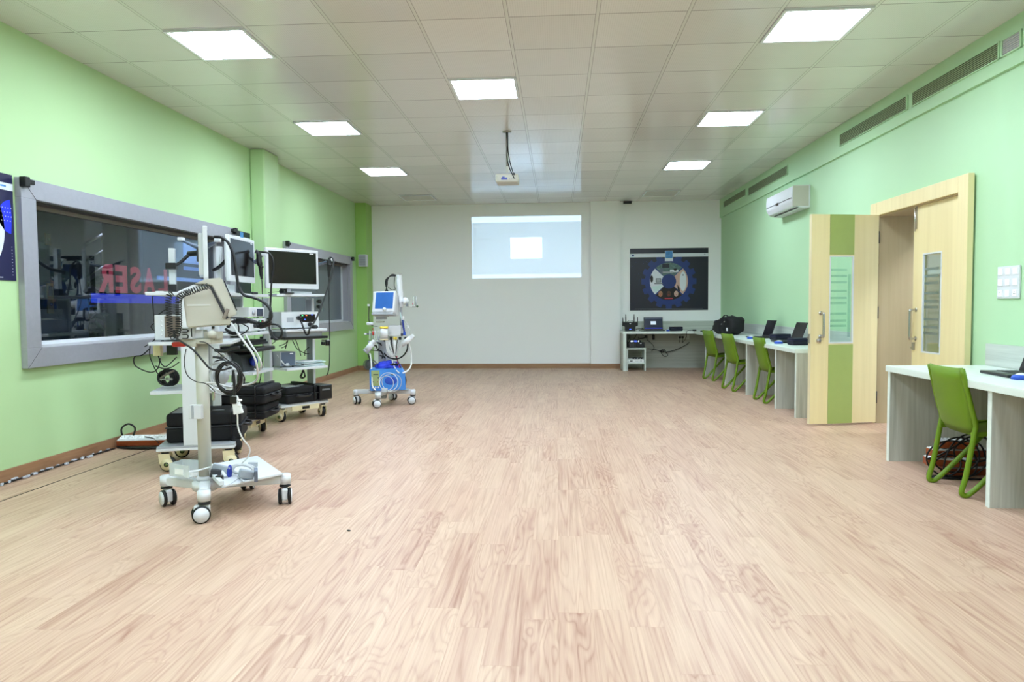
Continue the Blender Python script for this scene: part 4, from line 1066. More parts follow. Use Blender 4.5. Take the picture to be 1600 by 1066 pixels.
# pull-out trays
MB().box((.05, 0, .90), (.46, .48, .03), 'black', bev=.004).box((.28, 0, .88), (.03, .48, .02), 'black').build('keyboard_tray', TC)
MB().box((.12, 0, .83), (.50, .46, .035), 'black', bev=.01).build('lower_tray', TC)
MB().box((.06, 0, .935), (.44, .44, .06), 'light_grey', bev=.003).build('drawer', TD)
MB().box((.07, 0, .89), (.50, .535, .028), 'black', bev=.004).build('keyboard_tray', TD)
wb(MB().box(at(247, 548, 5.15), (.06, .04, .085), 'cream', bev=.005), 'socket_block', TB)
wb(MB().box(at(269, 547, 5.15), (.075, .03, .075), 'black', bev=.004), 'black_bracket', TB)
wb(MB().cyl(at(503, 532, 7.65), at(515, 532, 7.55), .007, 'chrome', seg=8).cyl(at(505, 534, 7.6), at(505, 539, 7.6), .022, 'black', seg=12).cyl(at(512, 533, 7.6), at(512, 540, 7.6), .026, 'black', seg=12), 'scope_holder', TD)
MB().box((.25, -.16, 1.372), (.06, .09, .012), 'dark_grey', bev=.003).build('edge_clip', TD)
MB().box((.29, -.05, 1.352), (.02, .12, .02), 'dark_grey', bev=.003).build('edge_clip', TC)

# monitors
r = R_(27); n0 = at(322, 394, 5.02)
monitor('white medical monitor seen edge-on above the nearest trolley', n0+Vector((-math.sin(r), math.cos(r), 0))*.30+Vector((0, 0, .0)), r, .60, .385)
r = R_(3.5); c0 = (at(357, 401, 6.12)+at(396, 411, 6.70))/2
monitor('white medical monitor half turned away above the middle trolley', c0, r, .62, .415)
r = R_(-34); c1 = at(457, 420.5, 7.42)
monitor('white medical monitor facing the camera on the farthest trolley', c1, r, .66, .425)
o = thing('power_adapter', 'black power adapter with wires under the farthest monitor', 'adapter', at(441, 458.5, 7.5)-Vector((0, 0, .0)))
MB().box((0, 0, .02), (.055, .04, .03), 'black', bev=.005).build('body', o)
MB().tube([(.02, 0, .03), (.06, -.01, .05), (.1, .02, .06), (.13, .05, .05)], .004, 'black_rubber').tube([(-.02, 0, .02), (-.08, 0, .015), (-.16, .01, .008)], .003, 'black_rubber').build('cable', o)
o = MB().box(place(TD, .02, .12, 1.366+.014), (.10, .24, .028), 'white_plastic', bev=.004, rot=(0, 0, R_(-37))).build('white_module'); tag(o, 'slim white module on the top shelf of the farthest trolley', 'device')

# boxes on the trolleys
def device(name, label, cat, T, lx, ly, z, d, m='white_plastic', rz=0, group=None):
    """box device, front towards local +x"""
    t = thing(name, label, cat, place(T, lx, ly, z), T.rotation_euler.z+rz, group)
    MB().box((0, 0, d[2]/2+.006), (d[0], d[1], d[2]-.012), m, bev=.006).build('housing', t)
    mb = MB()
    for sx in (-1, 1):
        for sy in (-1, 1): mb.cyl((sx*d[0]*.38, sy*d[1]*.38, 0), (sx*d[0]*.38, sy*d[1]*.38, .008), .012, 'black', seg=8)
    mb.build('feet', t); return t
dv = device('light_source', 'white and grey light source box on the nearest trolley behind the coiled cord', 'device', TB, -.11, .0, .966, (.34, .36, .20))
MB().box((.02, -.182, .11), (.24, .004, .16), 'cable_brown').build('side_panel', dv)
mb = MB()
for k in range(4): mb.cyl((-.12, -.184, .05+.035*k), (-.12, -.187, .05+.035*k), .007, 'paper_white', seg=8)
mb.build('screws', dv)
dv = device('video_processor', 'large white video processor with glowing buttons on the farthest trolley', 'device', TD, .03, -.0, .986, (.36, .46, .185))
MB().box((.181, .085, .115), (.004, .19, .085), 'screen_black', bev=.001).build('control_panel', dv)
mb = MB()
for y, z, m in ((.02, .145, 'led_green'), (.07, .145, 'led_orange'), (.14, .15, 'led_blue'), (.05, .10, 'led_blue'), (.0, .10, 'led_blue'), (.02, .12, 'led_white')): mb.box((.1845, y, z), (.003, .014, .008), m)
mb.build('indicator_lights', dv)
MB().cyl((.18, -.03, .12), (.27, -.05, .12), .022, 'black', seg=14).cyl((.25, -.05, .12), (.25, -.05, .09), .012, 'black').build('scope_connector', dv)
MB().cyl((.18, .11, .045), (.20, .11, .045), .024, 'black', seg=16).build('socket', dv)
MB().box((.182, -.13, .10), (.003, .08, .05), 'light_grey').build('name_plate', dv)
dv = device('insufflator', 'small grey device with blue front panel on the lower shelf of the farthest trolley', 'device', TD, .06, -.14, .576, (.22, .19, .165), 'light_grey')
MB().box((.112, 0, .09), (.004, .16, .14), 'grey_blue', bev=.001).box((.115, .04, .145), (.002, .04, .012), 'paper_white').build('front_panel', dv)
MB().tube([(-.02, -.06, .16), (.06, -.09, .13), (.125, -.07, .05), (.13, -.03, .02)], .008, 'cable_white').cyl((.12, -.02, .03), (.14, -.02, .03), .018, 'white_plastic').build('hose', dv)
o = MB().sph(place(TD, .2, .0, .595), (.03, .02, .018), 'black', 12).build('foot_switch'); tag(o, 'small black plug beside the grey device on the farthest trolley', 'plug')
for i in range(6):
    o = MB().box((0, 0, .003), (.24, .30-.02*(i % 2), .006), 'paper_blue' if i % 2 == 0 else 'paper_white', bev=.001).build('paper_packet', loc=place(TD, .12+.01*math.sin(i*2), .12+.015*math.cos(i*3), .576+.0095*i), rz=R_(-37+[0, 9, -7, 14, 4, 20][i]))
    tag(o, ['bottom pale packet', 'second pale packet from the bottom', 'third pale packet from the bottom', 'fourth pale packet from the bottom', 'fifth pale packet from the bottom', 'topmost askew white packet'][i]+' of the pile on the farthest trolley', 'packet', 'flat packets piled on the farthest trolley')
dv = device('light_source', 'white light source with small dark display on the middle trolley', 'device', TC, .10, -.03, 1.12, (.40, .36, .10))
MB().box((.202, .07, .052), (.004, .14, .068), 'screen_navy').build('display', dv); MB().cyl((.2, -.09, .05), (.215, -.09, .05), .022, 'light_grey', seg=16).build('knob', dv)
dv = device('video_processor', 'white video processor under the display unit on the middle trolley', 'device', TC, .09, -.02, .991, (.42, .40, .125))
MB().box((.212, .08, .09), (.004, .12, .03), 'screen_black').box((.2145, .06, .095), (.002, .02, .012), 'led_green').box((.2145, .11, .09), (.002, .01, .01), 'led_orange').build('control_panel', dv)
MB().cyl((.21, -.08, .06), (.235, -.08, .06), .02, 'dark_grey', seg=14).build('socket', dv)
tv = thing('endoscopy_pump', 'white wedge-shaped device with grey panel and blue knob on the middle trolley', 'device', place(TC, .06, -.05, .631), R_(-8))
MB().prism([(-.15, 0), (.11, 0), (.10, .05), (.03, .20), (-.02, .215), (-.15, .215)], -.15, .11, 'white_plastic', axis='y', bev=.006).build('housing', tv)
MB().prism([(.12, .0), (.20, .0), (.17, .15), (.075, .19)], -.13, .10, 'dark_grey', axis='y', bev=.005).build('front_panel', tv)
MB().sph((.215, .02, .09), (.035, .045, .05), 'blue_clip', 16).cyl((.15, .02, .09), (.2, .02, .09), .022, 'blue_clip').build('blue_knob', tv)
MB().box((-.02, -.152, .11), (.09, .004, .09), 'beige_plastic').build('side_label', tv)
tw = thing('small_module', 'small white module under the monitor of the middle trolley', 'device', place(TC, -.02, -.06, 1.346), R_(2))
MB().box((0, 0, .045), (.20, .16, .085), 'white_plastic', bev=.01).cyl((.0, -.082, .045), (.0, -.09, .045), .032, 'paper_white', seg=20).build('housing', tw)
o = MB().box(place(TB, -.03, -.2, .605)+Vector((0, 0, .07)), (.10, .12, .13), 'light_grey', bev=.005, rot=(0, 0, R_(18))).build('grey_box'); tag(o, 'small pale grey box beside the cable coil on the nearest trolley', 'box')
cb = thing('cable_coil', 'thick black cable coil with metal plug on the lower shelf of the nearest trolley', 'cable', at(261, 604, 5.15))
mb = MB()
for k in range(6): mb.tube(ring_pts((.006*(k-3), .008*k, .065), .052+.004*(k % 3), 14, 'y', 1.0), .0075, 'black_rubber', closed=True, smooth_n=2)
mb.build('loops', cb); MB().tube([(-.04, -.02, .055), (0, -.025, .06), (.05, -.02, .057)], .007, 'chrome').cyl((.01, -.022, .06), (.055, -.02, .057), .01, 'steel', seg=10).build('metal_plug', cb)
MB().tube([(-.05, 0, .06), (.0, -.01, .09), (.06, 0, .12)], .008, 'cable_brown').build('brown_cable', cb)
o = MB().box(at(253, 457, 5.3), (.07, .07, .022), 'white_plastic', bev=.003).build('white_tab'); tag(o, 'small flat white piece on the top shelf of the nearest trolley', 'box')

# black fabric cases
def soft_case(label, loc, rz, L_, W_, H_, side=False, window=True):
    t = thing('black_case', label, 'case', loc, rz, 'black fabric equipment cases')
    MB().box((0, 0, H_*.27), (L_, W_, H_*.54), 'black_fabric', bev=.028, seg=4).build('body', t)
    MB().box((0, 0, H_*.77), (L_-.004, W_-.004, H_*.47), 'black_fabric', bev=.028, seg=4).build('lid', t)
    MB().box((0, 0, H_*.53), (L_+.004, W_+.004, .008), 'dark_grey', bev=.003).build('zip', t)
    if window:
        MB().box((-L_*.22, -.02, H_+.001), (L_*.42, W_*.72, .006), 'light_grey', bev=.002).build('clear_pocket', t)
        MB().sph((L_*.16, -W_*.18, H_), (.05, .022, .004), 'light_grey', 14).build('badge', t)
    MB().tube([(L_*.36, -W_*.5, .02), (L_*.36, -W_*.505, H_*.9), (L_*.36, -W_*.42, H_+.004), (L_*.36, W_*.42, H_+.004), (L_*.36, W_*.505, H_*.9), (L_*.36, W_*.5, .02)], .02, 'black', seg=6, smooth_n=2, flat=.2).build('strap', t)
    hp_ = [(0, -.08, H_*.5), (.035, -.07, H_*.46), (.045, 0, H_*.42), (.035, .07, H_*.46), (0, .08, H_*.5)]
    hp_ = [(b, -W_/2-a, c) for a, b, c in hp_] if side else [(L_/2+a, b, c) for a, b, c in hp_]
    MB().tube(hp_, .012, 'black', seg=8).build('handle', t)
    return t
soft_case('black fabric case alone on the base of the nearest trolley', place(TB, .04, .04, .19), R_(18), .54, .42, .225)
soft_case('lower of two stacked black fabric cases on the middle trolley', place(TC, .12, .0, .19), R_(4), .58, .44, .13, window=False)
soft_case('upper of two stacked black fabric cases on the middle trolley', place(TC, .13, .0, .334), R_(2), .60, .46, .155)
soft_case('long black fabric case on the base of the farthest trolley', place(TD, .07, -.047, .19), R_(-37+90), .39, .44, .175, side=True)
o = MB().box(place(TD, .185, .236, .27)+Vector((0, 0, .01)), (.25, .165, .16), 'black', bev=.01, rot=(0, 0, R_(-37))).box(place(TD, .311, .236, .31), (.003, .10, .018), 'mid_grey', rot=(0, 0, R_(-37))).build('black_box')
tag(o, 'hard black box with small print at the right end of the farthest trolley base', 'box')
o = MB().sph(at(369, 695, 5.25), (.045, .05, .05), 'black_fabric', 12).sph(at(366, 688, 5.25), (.03, .03, .04), 'black_fabric', 10).build('black_pouch'); tag(o, 'small round black pouch hanging off the nearest trolley base', 'pouch')

# patient monitor stand -------------------------------------------------
A = thing('monitor_stand', 'white wheeled stand carrying the tilted beige patient monitor, nearest the camera', 'stand', (-2.13, 4.08, 0))
ends = ((.13, -.27, R_(30)), (-.28, .06, R_(140)), (.44, .13, R_(108)), (.06, .46, R_(100)))
mb = MB().cyl((0, 0, .115), (0, 0, .175), .075, 'white_plastic', seg=28, bev=.008)
for x, y, a in ends:
    d_ = Vector((x, y, 0)); L_ = d_.length; an = math.atan2(y, x)
    mb.prism([(.02, -.036), (L_, -.026), (L_, .026), (.02, .036)], .125, .178, 'white_plastic', axis='z', bev=.006, M=RZ(an))
    mb.cyl((x, y, .122), (x, y, .183), .036, 'white_plastic', seg=24, bev=.003)
mb.build('base', A)
for x, y, a in ends: hospital_caster(A, x, y, .12, a, .05)
MB().cyl((0, 0, .17), (0, 0, 1.0), .037, 'beige_plastic', seg=28).build('pole', A)
MB().cyl((0, 0, .17), (0, 0, .20), .05, 'white_plastic', seg=28, bev=.004).build('collar', A)
MB().box((-.02, -.045, .595), (.075, .03, .085), 'white_plastic', bev=.004).box((-.035, -.062, .595), (.012, .006, .08), 'light_grey').build('pole_clamp', A)
tq = [Vector((-1.91, 3.84, 0)), Vector((-1.68, 4.16, 0)), Vector((-2.06, 4.66, 0)), Vector((-2.06-.23, 4.66-.32, 0))]
tr = MB().prism([(p.x+2.13, p.y-4.08) for p in tq], .187, .199, 'white_paint', axis='z', bev=.003)
tr.tube([Vector((tq[0].x+2.13, tq[0].y-4.08, .215)), Vector((tq[3].x+2.13, tq[3].y-4.08, .215))], .018, 'white_paint', seg=4, smooth_n=1, flat=.9); tr.build('tray', A)
mb = MB()
for p, q in (((-.21, -.02), (-.05, -.09)), ((-.21, -.02), (-.19, .09)), ((-.19, .09), (-.03, .07))):
    a_ = Vector((*p, .24)); b_ = Vector((*q, .24)); d_ = b_-a_; mb.box((a_+b_)/2, (d_.length, .006, .075), 'clear_plastic', rot=(0, 0, math.atan2(d_.y, d_.x)))
mb.box((-.12, .02, .20), (.16, .12, .006), 'clear_plastic', rot=(0, 0, -.35)); mb.build('clear_holder', A)
MB().box((-.13, -.058, .235), (.075, .004, .035), 'paper_white', rot=(0, 0, -.41)).tube([(-.05, -.09, .245), (.0, -.075, .25), (.06, -.05, .265)], .018, 'white_plastic', seg=6, flat=.2).build('holder_label', A)
MB().box((.0, 0, 1.015), (.20, .14, .03), 'beige_plastic', bev=.006).build('mount_plate', A)
wb(MB().box(at(280, 538, 4.02), (.085, .03, .030), 'red', bev=.012, seg=3).box(at(300, 538, 4.02), (.06, .03, .028), 'beige_plastic', bev=.004), 'release_lever', A)
wb(MB().box(at(293, 521, 4.02), (.085, .05, .068), 'white_plastic', bev=.004).tube([at(285, 515, 3.985), at(292, 515, 3.985), at(294, 517, 3.985), at(292, 519, 3.985), at(285, 519, 3.985)], .0035, 'black', smooth_n=3)
   .tube([at(285, 523, 3.985), at(292, 523, 3.985), at(294, 526, 3.985), at(292, 529, 3.985), at(285, 529, 3.985)], .0035, 'black', smooth_n=3).box(at(299.5, 520, 3.994), (.006, .002, .05), 'dark_grey'), 'marked_block', A)
wb(MB().box(at(328, 524, 4.08), (.13, .08, .045), 'beige_plastic', bev=.006).cyl(at(331, 523, 4.03), at(331, 523, 3.99), .025, 'beige_plastic', seg=20, bev=.003).box(at(312, 522, 4.06), (.07, .06, .05), 'white_plastic', bev=.004), 'swivel_mount', A)

# the beige patient monitor: side outline in a vertical plane turned towards the camera
HP = Vector((at(286, 480, 3.95).x, 3.95, 0)); HA = R_(26)
def on(px, py, P0=HP, ang=HA):
    """(distance along, height) where the view ray meets a vertical plane"""
    v = AF + AR*((px-800)/FPX) - AU*((py-533)/FPX); n_ = Vector((-math.sin(ang), math.cos(ang), 0))
    P = Vector((0, 0, CAM_H)) + v*((P0-Vector((0, 0, CAM_H))).dot(n_)/v.dot(n_))
    return ((P-P0).dot(Vector((math.cos(ang), math.sin(ang), 0))), P.z)
pm = thing('patient_monitor', 'big beige patient monitor tilted up on the nearest wheeled stand, seen from its side', 'monitor', (HP.x, HP.y, 1.04), HA)
Z = lambda pts: [(a, b-1.04) for a, b in pts]
MB().prism(Z([on(*p) for p in ((286, 463), (322, 446), (336, 450), (361, 498), (361, 508), (292, 513))]), 0, .30, 'beige_plastic', axis='y', bev=.008).build('housing', pm)
MB().prism(Z([on(*p) for p in ((303, 444), (321, 436), (346, 434), (371, 491), (356, 498), (349, 481), (331, 447), (322, 444))]), -.006, .31, 'beige_plastic', axis='y', bev=.006).build('front_bezel', pm)
MB().prism(Z([on(*p) for p in ((286, 463), (322, 446.5), (303, 444), (276, 456), (276, 462))]), .02, .29, 'white_plastic', axis='y', bev=.004).build('rear_hood', pm)
MB().prism(Z([on(*p) for p in ((327, 448), (331, 447), (357, 497), (353, 499))]), -.0085, .0, 'dark_grey', axis='y').build('seam', pm)
a_, b_ = Z([on(292, 478), on(329, 476)]); MB().box(((a_[0]+b_[0])/2, -.001, (a_[1]+b_[1])/2), (b_[0]-a_[0], .003, .003), 'paper_white').build('side_groove', pm)
a_, b_, c_ = Z([on(349, 483), on(357, 497), on(353, 490)])
MB().box((c_[0], -.01, c_[1]), (.02, .01, .06), 'tan_frame', bev=.003, rot=(0, .42, 0)).build('latch', pm)
sa, sb = Z([on(346.5, 434), on(371.5, 491)])
dv_ = Vector((sb[0]-sa[0], 0, sb[1]-sa[1])); ang_ = math.atan2(-dv_.z, dv_.x)
MB().box(((sa[0]+sb[0])/2+.004, .15, (sa[1]+sb[1])/2+.002), (dv_.length*.82, .25, .004), 'screen_black', rot=(0, ang_, 0)).build('screen', pm)
# coiled cord: from the front bezel along the seam, over the back and down in a U
path = spline([Vector(p) for p in (at(326, 447, 3.93), at(314, 450, 3.92), at(300, 455, 3.91), at(284, 461, 3.91), at(279, 470, 3.93), at(279, 490, 3.95), at(279, 508, 3.97), at(277, 521, 3.98), at(272, 527, 3.98), at(267, 522, 3.98), at(265, 508, 3.98), at(264, 490, 3.98), at(263, 470, 3.98), at(265, 461, 3.98), at(270, 457, 3.99))], 8, False)
acc = [0.0]
for a_, b_ in zip(path, path[1:]): acc.append(acc[-1]+(b_-a_).length)
NT = 50; helix = []; N_ = NT*9
for k in range(N_+1):
    s = acc[-1]*k/N_; i = max(j for j in range(len(acc)) if acc[j] <= s+1e-9); i = min(i, len(path)-2)
    f = (s-acc[i])/(acc[i+1]-acc[i]); c_ = path[i].lerp(path[i+1], f); d_ = (path[i+1]-path[i]).normalized()
    e1 = d_.cross(Vector((.3, 1, .1))).normalized(); e2 = d_.cross(e1).normalized(); a_ = 2*PI*k/9
    helix.append(c_+(e1*math.cos(a_)+e2*math.sin(a_))*.0165)
wb(MB().tube(helix, .0030, 'black_rubber', seg=5, smooth_n=1), 'coiled_cord', pm)

# coils hanging on the stand and clutter on its tray
wc = thing('cable_coil', 'loose white cable coil hanging behind the pole of the nearest stand', 'cable', (-2.05, 4.12, .78))
mb = MB()
for k, (cx_, cy_, r_, q) in enumerate(((346, 590, .125, 0), (350, 588, .112, .4), (341, 592, .12, .9), (352, 592, .10, 1.4), (345, 586, .105, 2.2), (355, 596, .09, 2.8))):
    c_ = at(cx_, cy_, 4.16+.012*k); mb.tube(ring_pts(c_, r_, 16, 'y', .78, .07, q), .0045, 'cable_white' if k % 2 else 'cable_grey', closed=True, smooth_n=2)
wb(mb, 'loops', wc)
wb(MB().tube([at(322, 598, 4.02), at(340, 600, 4.0), at(360, 605, 4.02), at(374, 602, 4.05)], .006, 'cable_white').tube([at(334, 615, 4.05), at(334, 622, 4.05)], .007, 'black').box(at(333.5, 619, 4.04), (.012, .012, .05), 'chrome', rot=(0, .1, 0)).sph(at(345, 588, 4.12), (.05, .03, .055), 'light_grey', 14), 'connector', wc)
bc = thing('cable_coil', 'black cable coil with a white plug hanging right of the pole of the nearest stand', 'cable', (-1.93, 4.0, .78))
mb = MB()
for k in range(7): mb.tube(ring_pts(at(358+.6*k-2, 590, 3.98+.008*k), .068+.004*(k % 4), 14, 'y', 1.22, .03, k*.8), .0048, 'black_rubber', closed=True, smooth_n=2)
wb(mb, 'loops', bc)
wb(MB().tube([at(364, 578, 3.95), at(366, 600, 3.95), at(367, 622, 3.95)], .008, 'black_rubber').box(at(366, 625, 3.95), (.04, .035, .045), 'black', bev=.006).cyl(at(370, 625.5, 3.95), at(377, 625.5, 3.93), .006, 'paper_white').cyl(at(370, 633, 3.95), at(377, 633.5, 3.93), .006, 'paper_white').cyl(at(369, 627, 3.95), at(374, 627, 3.94), .004, 'chrome'), 'black_plug', bc)
wb(MB().prism([(0, 0), (.055, .01), (.02, .11), (-.01, .11)], -.012, .012, 'cable_white', axis='y', bev=.003, M=TR(*at(366, 648, 3.95))).tube([at(368, 630, 3.96), at(369, 640, 3.96), at(371, 650, 3.96), at(372, 668, 3.98), at(379, 685, 4.0), at(390, 700, 4.05), at(388, 713, 4.10), at(378, 724, 4.12)], .0045, 'cable_white'), 'white_plug', bc)
wb(MB().tube([at(291, 545, 3.98), at(288, 565, 3.97), at(292, 585, 3.96), at(305, 596, 3.96), at(322, 600, 3.96), at(336, 612, 4.0)], .0028, 'black_rubber').tube([at(312, 534, 3.98), at(322, 536, 3.96), at(335, 546, 3.95), at(352, 560, 3.94), at(372, 575, 3.95), at(382, 590, 3.97), at(381, 600, 3.98)], .003, 'black_rubber')
   .tube([at(272, 516, 3.98), at(275, 528, 3.97), at(300, 545, 3.96), at(318, 565, 3.95), at(330, 577, 3.95), at(348, 578, 3.95), at(362, 574, 3.96)], .006, 'black_rubber'), 'hanging_leads', A)
sb_ = thing('sensor_bundle', 'grey sensor leads and clips lying on the tray of the nearest stand', 'cable', (-1.83, 4.25, .194))
def trp(px, py, dz=.0):
    v = AF + AR*((px-800)/FPX) - AU*((py-533)/FPX); return Vector((0, 0, CAM_H))+v*((.2+dz-CAM_H)/v.z)
mb = MB()
for k in range(4):
    c_ = trp(379, 741, .0+.006*k); mb.tube(ring_pts(c_+Vector((0, 0, .03)), .075-.006*k, 14, 'y', .42, .05, k), .0055, 'cable_grey', closed=True, smooth_n=2)
wb(mb, 'loops', sb_)
wb(MB().box(trp(385, 741, .03), (.085, .05, .05), 'foam_grey', bev=.008, rot=(0, .3, .6)), 'grey_sensor', sb_)
wb(MB().cyl(trp(386, 742, .03), trp(386, 743.5, .0)+Vector((0, -.03, .03)), .012, 'black').box(trp(400, 742, .03), (.02, .06, .07), 'grey_blue', bev=.004, rot=(.2, 0, .4)).box(trp(395, 726, .02), (.06, .02, .03), 'light_grey', bev=.003), 'grey_clip', sb_)
wb(MB().box(trp(345, 733, .05), (.10, .03, .05), 'foam_grey', bev=.006, rot=(0, .35, .3)).box(trp(337, 740, .03), (.06, .03, .05), 'dark_grey', bev=.005, rot=(0, .2, .3)).box(trp(343, 747, .02), (.04, .03, .03), 'black', bev=.005), 'sensor_block', sb_)
wb(MB().sph(trp(359, 737, .03), (.012, .03, .042), 'blue_clip', 12), 'blue_clip', sb_)
wb(MB().tube([trp(330, 728, .04), trp(345, 736, .04), trp(352, 744, .01)], .009, 'paper_white').tube([trp(372, 745, .005), trp(377, 750, .004), trp(381, 753, .004)], .006, 'cable_grey').tube([trp(372, 748, .002), trp(362, 755, .002), trp(354, 760, .004)], .002, 'cable_grey'), 'loose_lead', sb_)

# endoscopes ---------------------------------------------------------------
def scope(label, body, tubes, loc):
    t = thing('endoscope', label, 'endoscope', loc, 0, 'black flexible endoscopes')
    mb = MB(); mb.tube(body, [.016, .024, .026, .02, .017, .013], 'black', seg=10, smooth_n=4)
    p = body[len(body)//2]; mb.cyl(p, p+Vector((.03, -.03, .004)), .014, 'black', seg=10).cyl(body[1], body[1]+Vector((-.03, -.02, .01)), .009, 'dark_grey', seg=8)
    wb(mb, 'control_body', t)
    for pts, r_ in tubes: wb(MB().tube(pts, r_, 'black_rubber', seg=7), 'insertion_tube', t)
    return t
Y = 7.75
scope('black endoscope hanging right of the farthest monitor, tube down to the floor', [at(515, 403, Y), at(514, 408, Y), at(514, 415, Y), at(514, 425, Y), at(514, 433, Y)],
      [([at(514, 433, Y), at(514, 470, Y), at(515, 520, Y-.15), at(515, 560, Y-.2), at(513, 580, Y-.2), at(510, 587, Y-.2)], .006),
       ([at(515, 402, Y), at(520, 404, Y), at(521, 415, Y-.05), at(516, 438, Y-.1), at(508, 462, Y-.2), at(501, 482, Y-.3), at(493, 500, Y-.4), at(484, 514, Y-.5), at(482, 522, Y-.5), at(478, 522, Y-.5), at(474, 512, Y-.5), at(471, 503, Y-.45)], .010)], at(515, 405, Y))
Y = 6.66
scope('black endoscope hanging between the middle and farthest monitors', [at(400, 392, Y), at(404, 396, Y), at(405, 408, Y), at(407, 418, Y), at(408, 428, Y), at(409, 436, Y)],
      [([at(409, 436, Y), at(410, 460, Y), at(411, 500, Y), at(410, 560, Y), at(407, 590, Y-.1), at(404, 603, Y-.1)], .005),
       ([at(402, 393, Y), at(410, 394, Y), at(420, 396, Y), at(426, 405, Y), at(427, 420, Y), at(424, 445, Y), at(423, 470, Y), at(421, 500, Y-.05), at(422, 520, Y-.1), at(430, 531, Y-.15), at(439, 525, Y-.15), at(440, 514, Y-.15), at(433, 507, Y-.2)], .009)], at(404, 396, Y))
Y = 5.55
scope('black endoscope with its thick tube arching in front of the middle monitor', [at(367, 502, 5.6), at(372, 502, 5.6), at(385, 501, 5.6), at(396, 503, 5.6), at(404, 506, 5.6)],
      [([at(335, 370, Y), at(346, 371, Y), at(357, 380, Y), at(365, 400, Y), at(369, 425, Y), at(373, 448, Y), at(381, 461, Y), at(395, 465, Y), at(410, 471, Y), at(421, 482, Y), at(424, 494, Y), at(420, 502, Y), at(412, 505, Y), at(403, 504, Y)], .012),
       ([at(404, 506, 5.6), at(415, 507, 5.6), at(430, 507, 5.6), at(438, 512, 5.6), at(441, 522, 5.6), at(436, 530, 5.6), at(428, 527, 5.6), at(422, 515, 5.6)], .008),
       ([at(367, 503, 5.6), at(360, 505, 5.6), at(356, 512, 5.6)], .014)], at(372, 502, 5.6))
Y = 5.6
wb(MB().tube([at(402, 509, Y), at(408, 509, Y), at(418, 506, Y), at(424, 504, Y)], [.02, .026, .024, .018], 'black', seg=10), 'light_guide_plug', bpy.data.objects['endoscope.002'])
# loose leads between the trolleys
o = MB().tube([at(376, 505, 5.7), at(386, 510, 5.7), at(388, 514, 5.7), at(382, 520, 5.7), at(374, 524, 5.7)], .005, 'black_rubber').tube([at(371, 504, 5.7), at(373, 512, 5.7), at(372, 520, 5.7), at(366, 523, 5.7), at(356, 521, 5.7)], .006, 'black_rubber')\
    .tube([at(352, 514, 5.7), at(360, 519, 5.7), at(370, 521, 5.7)], .012, 'black').build('short_leads')
tag(o, 'short black leads looping at the front of the middle trolley processors', 'cable')
o = MB().tube([at(361, 505, 5.5), at(372, 521, 5.5), at(386, 540, 5.5), at(395, 553, 5.52), at(401, 570, 5.55), at(402, 590, 5.7), at(396, 598, 5.75), at(380, 602, 5.75), at(366, 600, 5.75)], .009, 'cable_white')\
    .build('white_hose'); tag(o, 'white hose slanting from the beige monitor down to the middle trolley', 'hose')
o = MB().tube([at(383, 522, 5.8), at(392, 538, 5.8), at(400, 550, 5.8), at(406, 562, 5.82), at(408, 572, 5.85), at(404, 580, 6.0), at(398, 577, 6.15)], .008, 'cable_white').build('white_hose'); tag(o, 'second white hose ending beside the blue knob on the middle trolley', 'hose')
mb = MB()
for k, pts in enumerate(([(234, 545), (222, 555), (210, 558), (212, 572), (235, 582), (247, 575), (250, 560)], [(238, 463), (240, 490), (244, 510), (245, 525), (238, 534), (226, 542)], [(262, 482), (250, 490), (241, 498), (243, 505), (254, 503)],
                         [(247, 556), (252, 568), (258, 573), (266, 568), (276, 558)], [(235, 535), (234, 555), (240, 572), (248, 585), (256, 578), (264, 576)], [(252, 505), (243, 505), (236, 510), (240, 516), (243, 515)], [(243, 572), (256, 576), (268, 574), (280, 566)])):
    mb.tube([at(x, y, 5.12+.02*(k % 3)) for x, y in pts], .004 if k else .0045, 'black_rubber')
o = mb.build('rear_leads'); tag(o, 'thin black leads dangling off the wall side of the nearest trolley', 'cable')
mb = MB()
for pts in ([(457, 532), (464, 545), (476, 552), (483, 553)], [(462, 531), (468, 548), (470, 556)], [(483, 543), (477, 548), (476, 556)], [(450, 532), (448, 538), (446, 545)], [(436, 541), (446, 537), (449, 533), (447, 540), (440, 544)], [(431, 533), (424, 538), (417, 541)]):
    mb.tube([at(x, y, 7.7) for x, y in pts], .0045, 'black_rubber')
o = mb.build('rear_leads'); tag(o, 'thin black leads dangling under the keyboard tray of the farthest trolley', 'cable')
o = MB().tube([at(474, 573, 7.6), at(472, 582, 7.6), at(469, 589, 7.6), at(473, 591, 7.6), at(477, 588, 7.6), at(474, 580, 7.6)], .006, 'black_rubber').tube([at(475, 573, 7.62), at(474, 580, 7.62), at(471, 588, 7.62), at(475, 590, 7.62), at(476, 584, 7.62), at(473, 576, 7.62)], .006, 'black_rubber').build('tied_cable'); tag(o, 'short tied black cable hanging under the lower shelf of the farthest trolley', 'cable')
o = MB().tube([at(332, 560, 5.15), at(345, 552, 5.15), at(352, 556, 5.15)], .006, 'cable_white').tube([at(336, 567, 5.15), at(345, 564, 5.15), at(356, 572, 5.15)], .012, 'black_rubber').tube([at(333, 558, 5.15), at(345, 560, 5.15), at(352, 566, 5.15)], .01, 'dark_grey')\
    .tube([at(336, 547, 5.1), at(350, 549, 5.1), at(362, 545, 5.1), at(374, 543, 5.1)], .014, 'black').build('cable_bundle'); tag(o, 'dense bundle of dark cables under the right end of the nearest trolley shelf', 'cable')

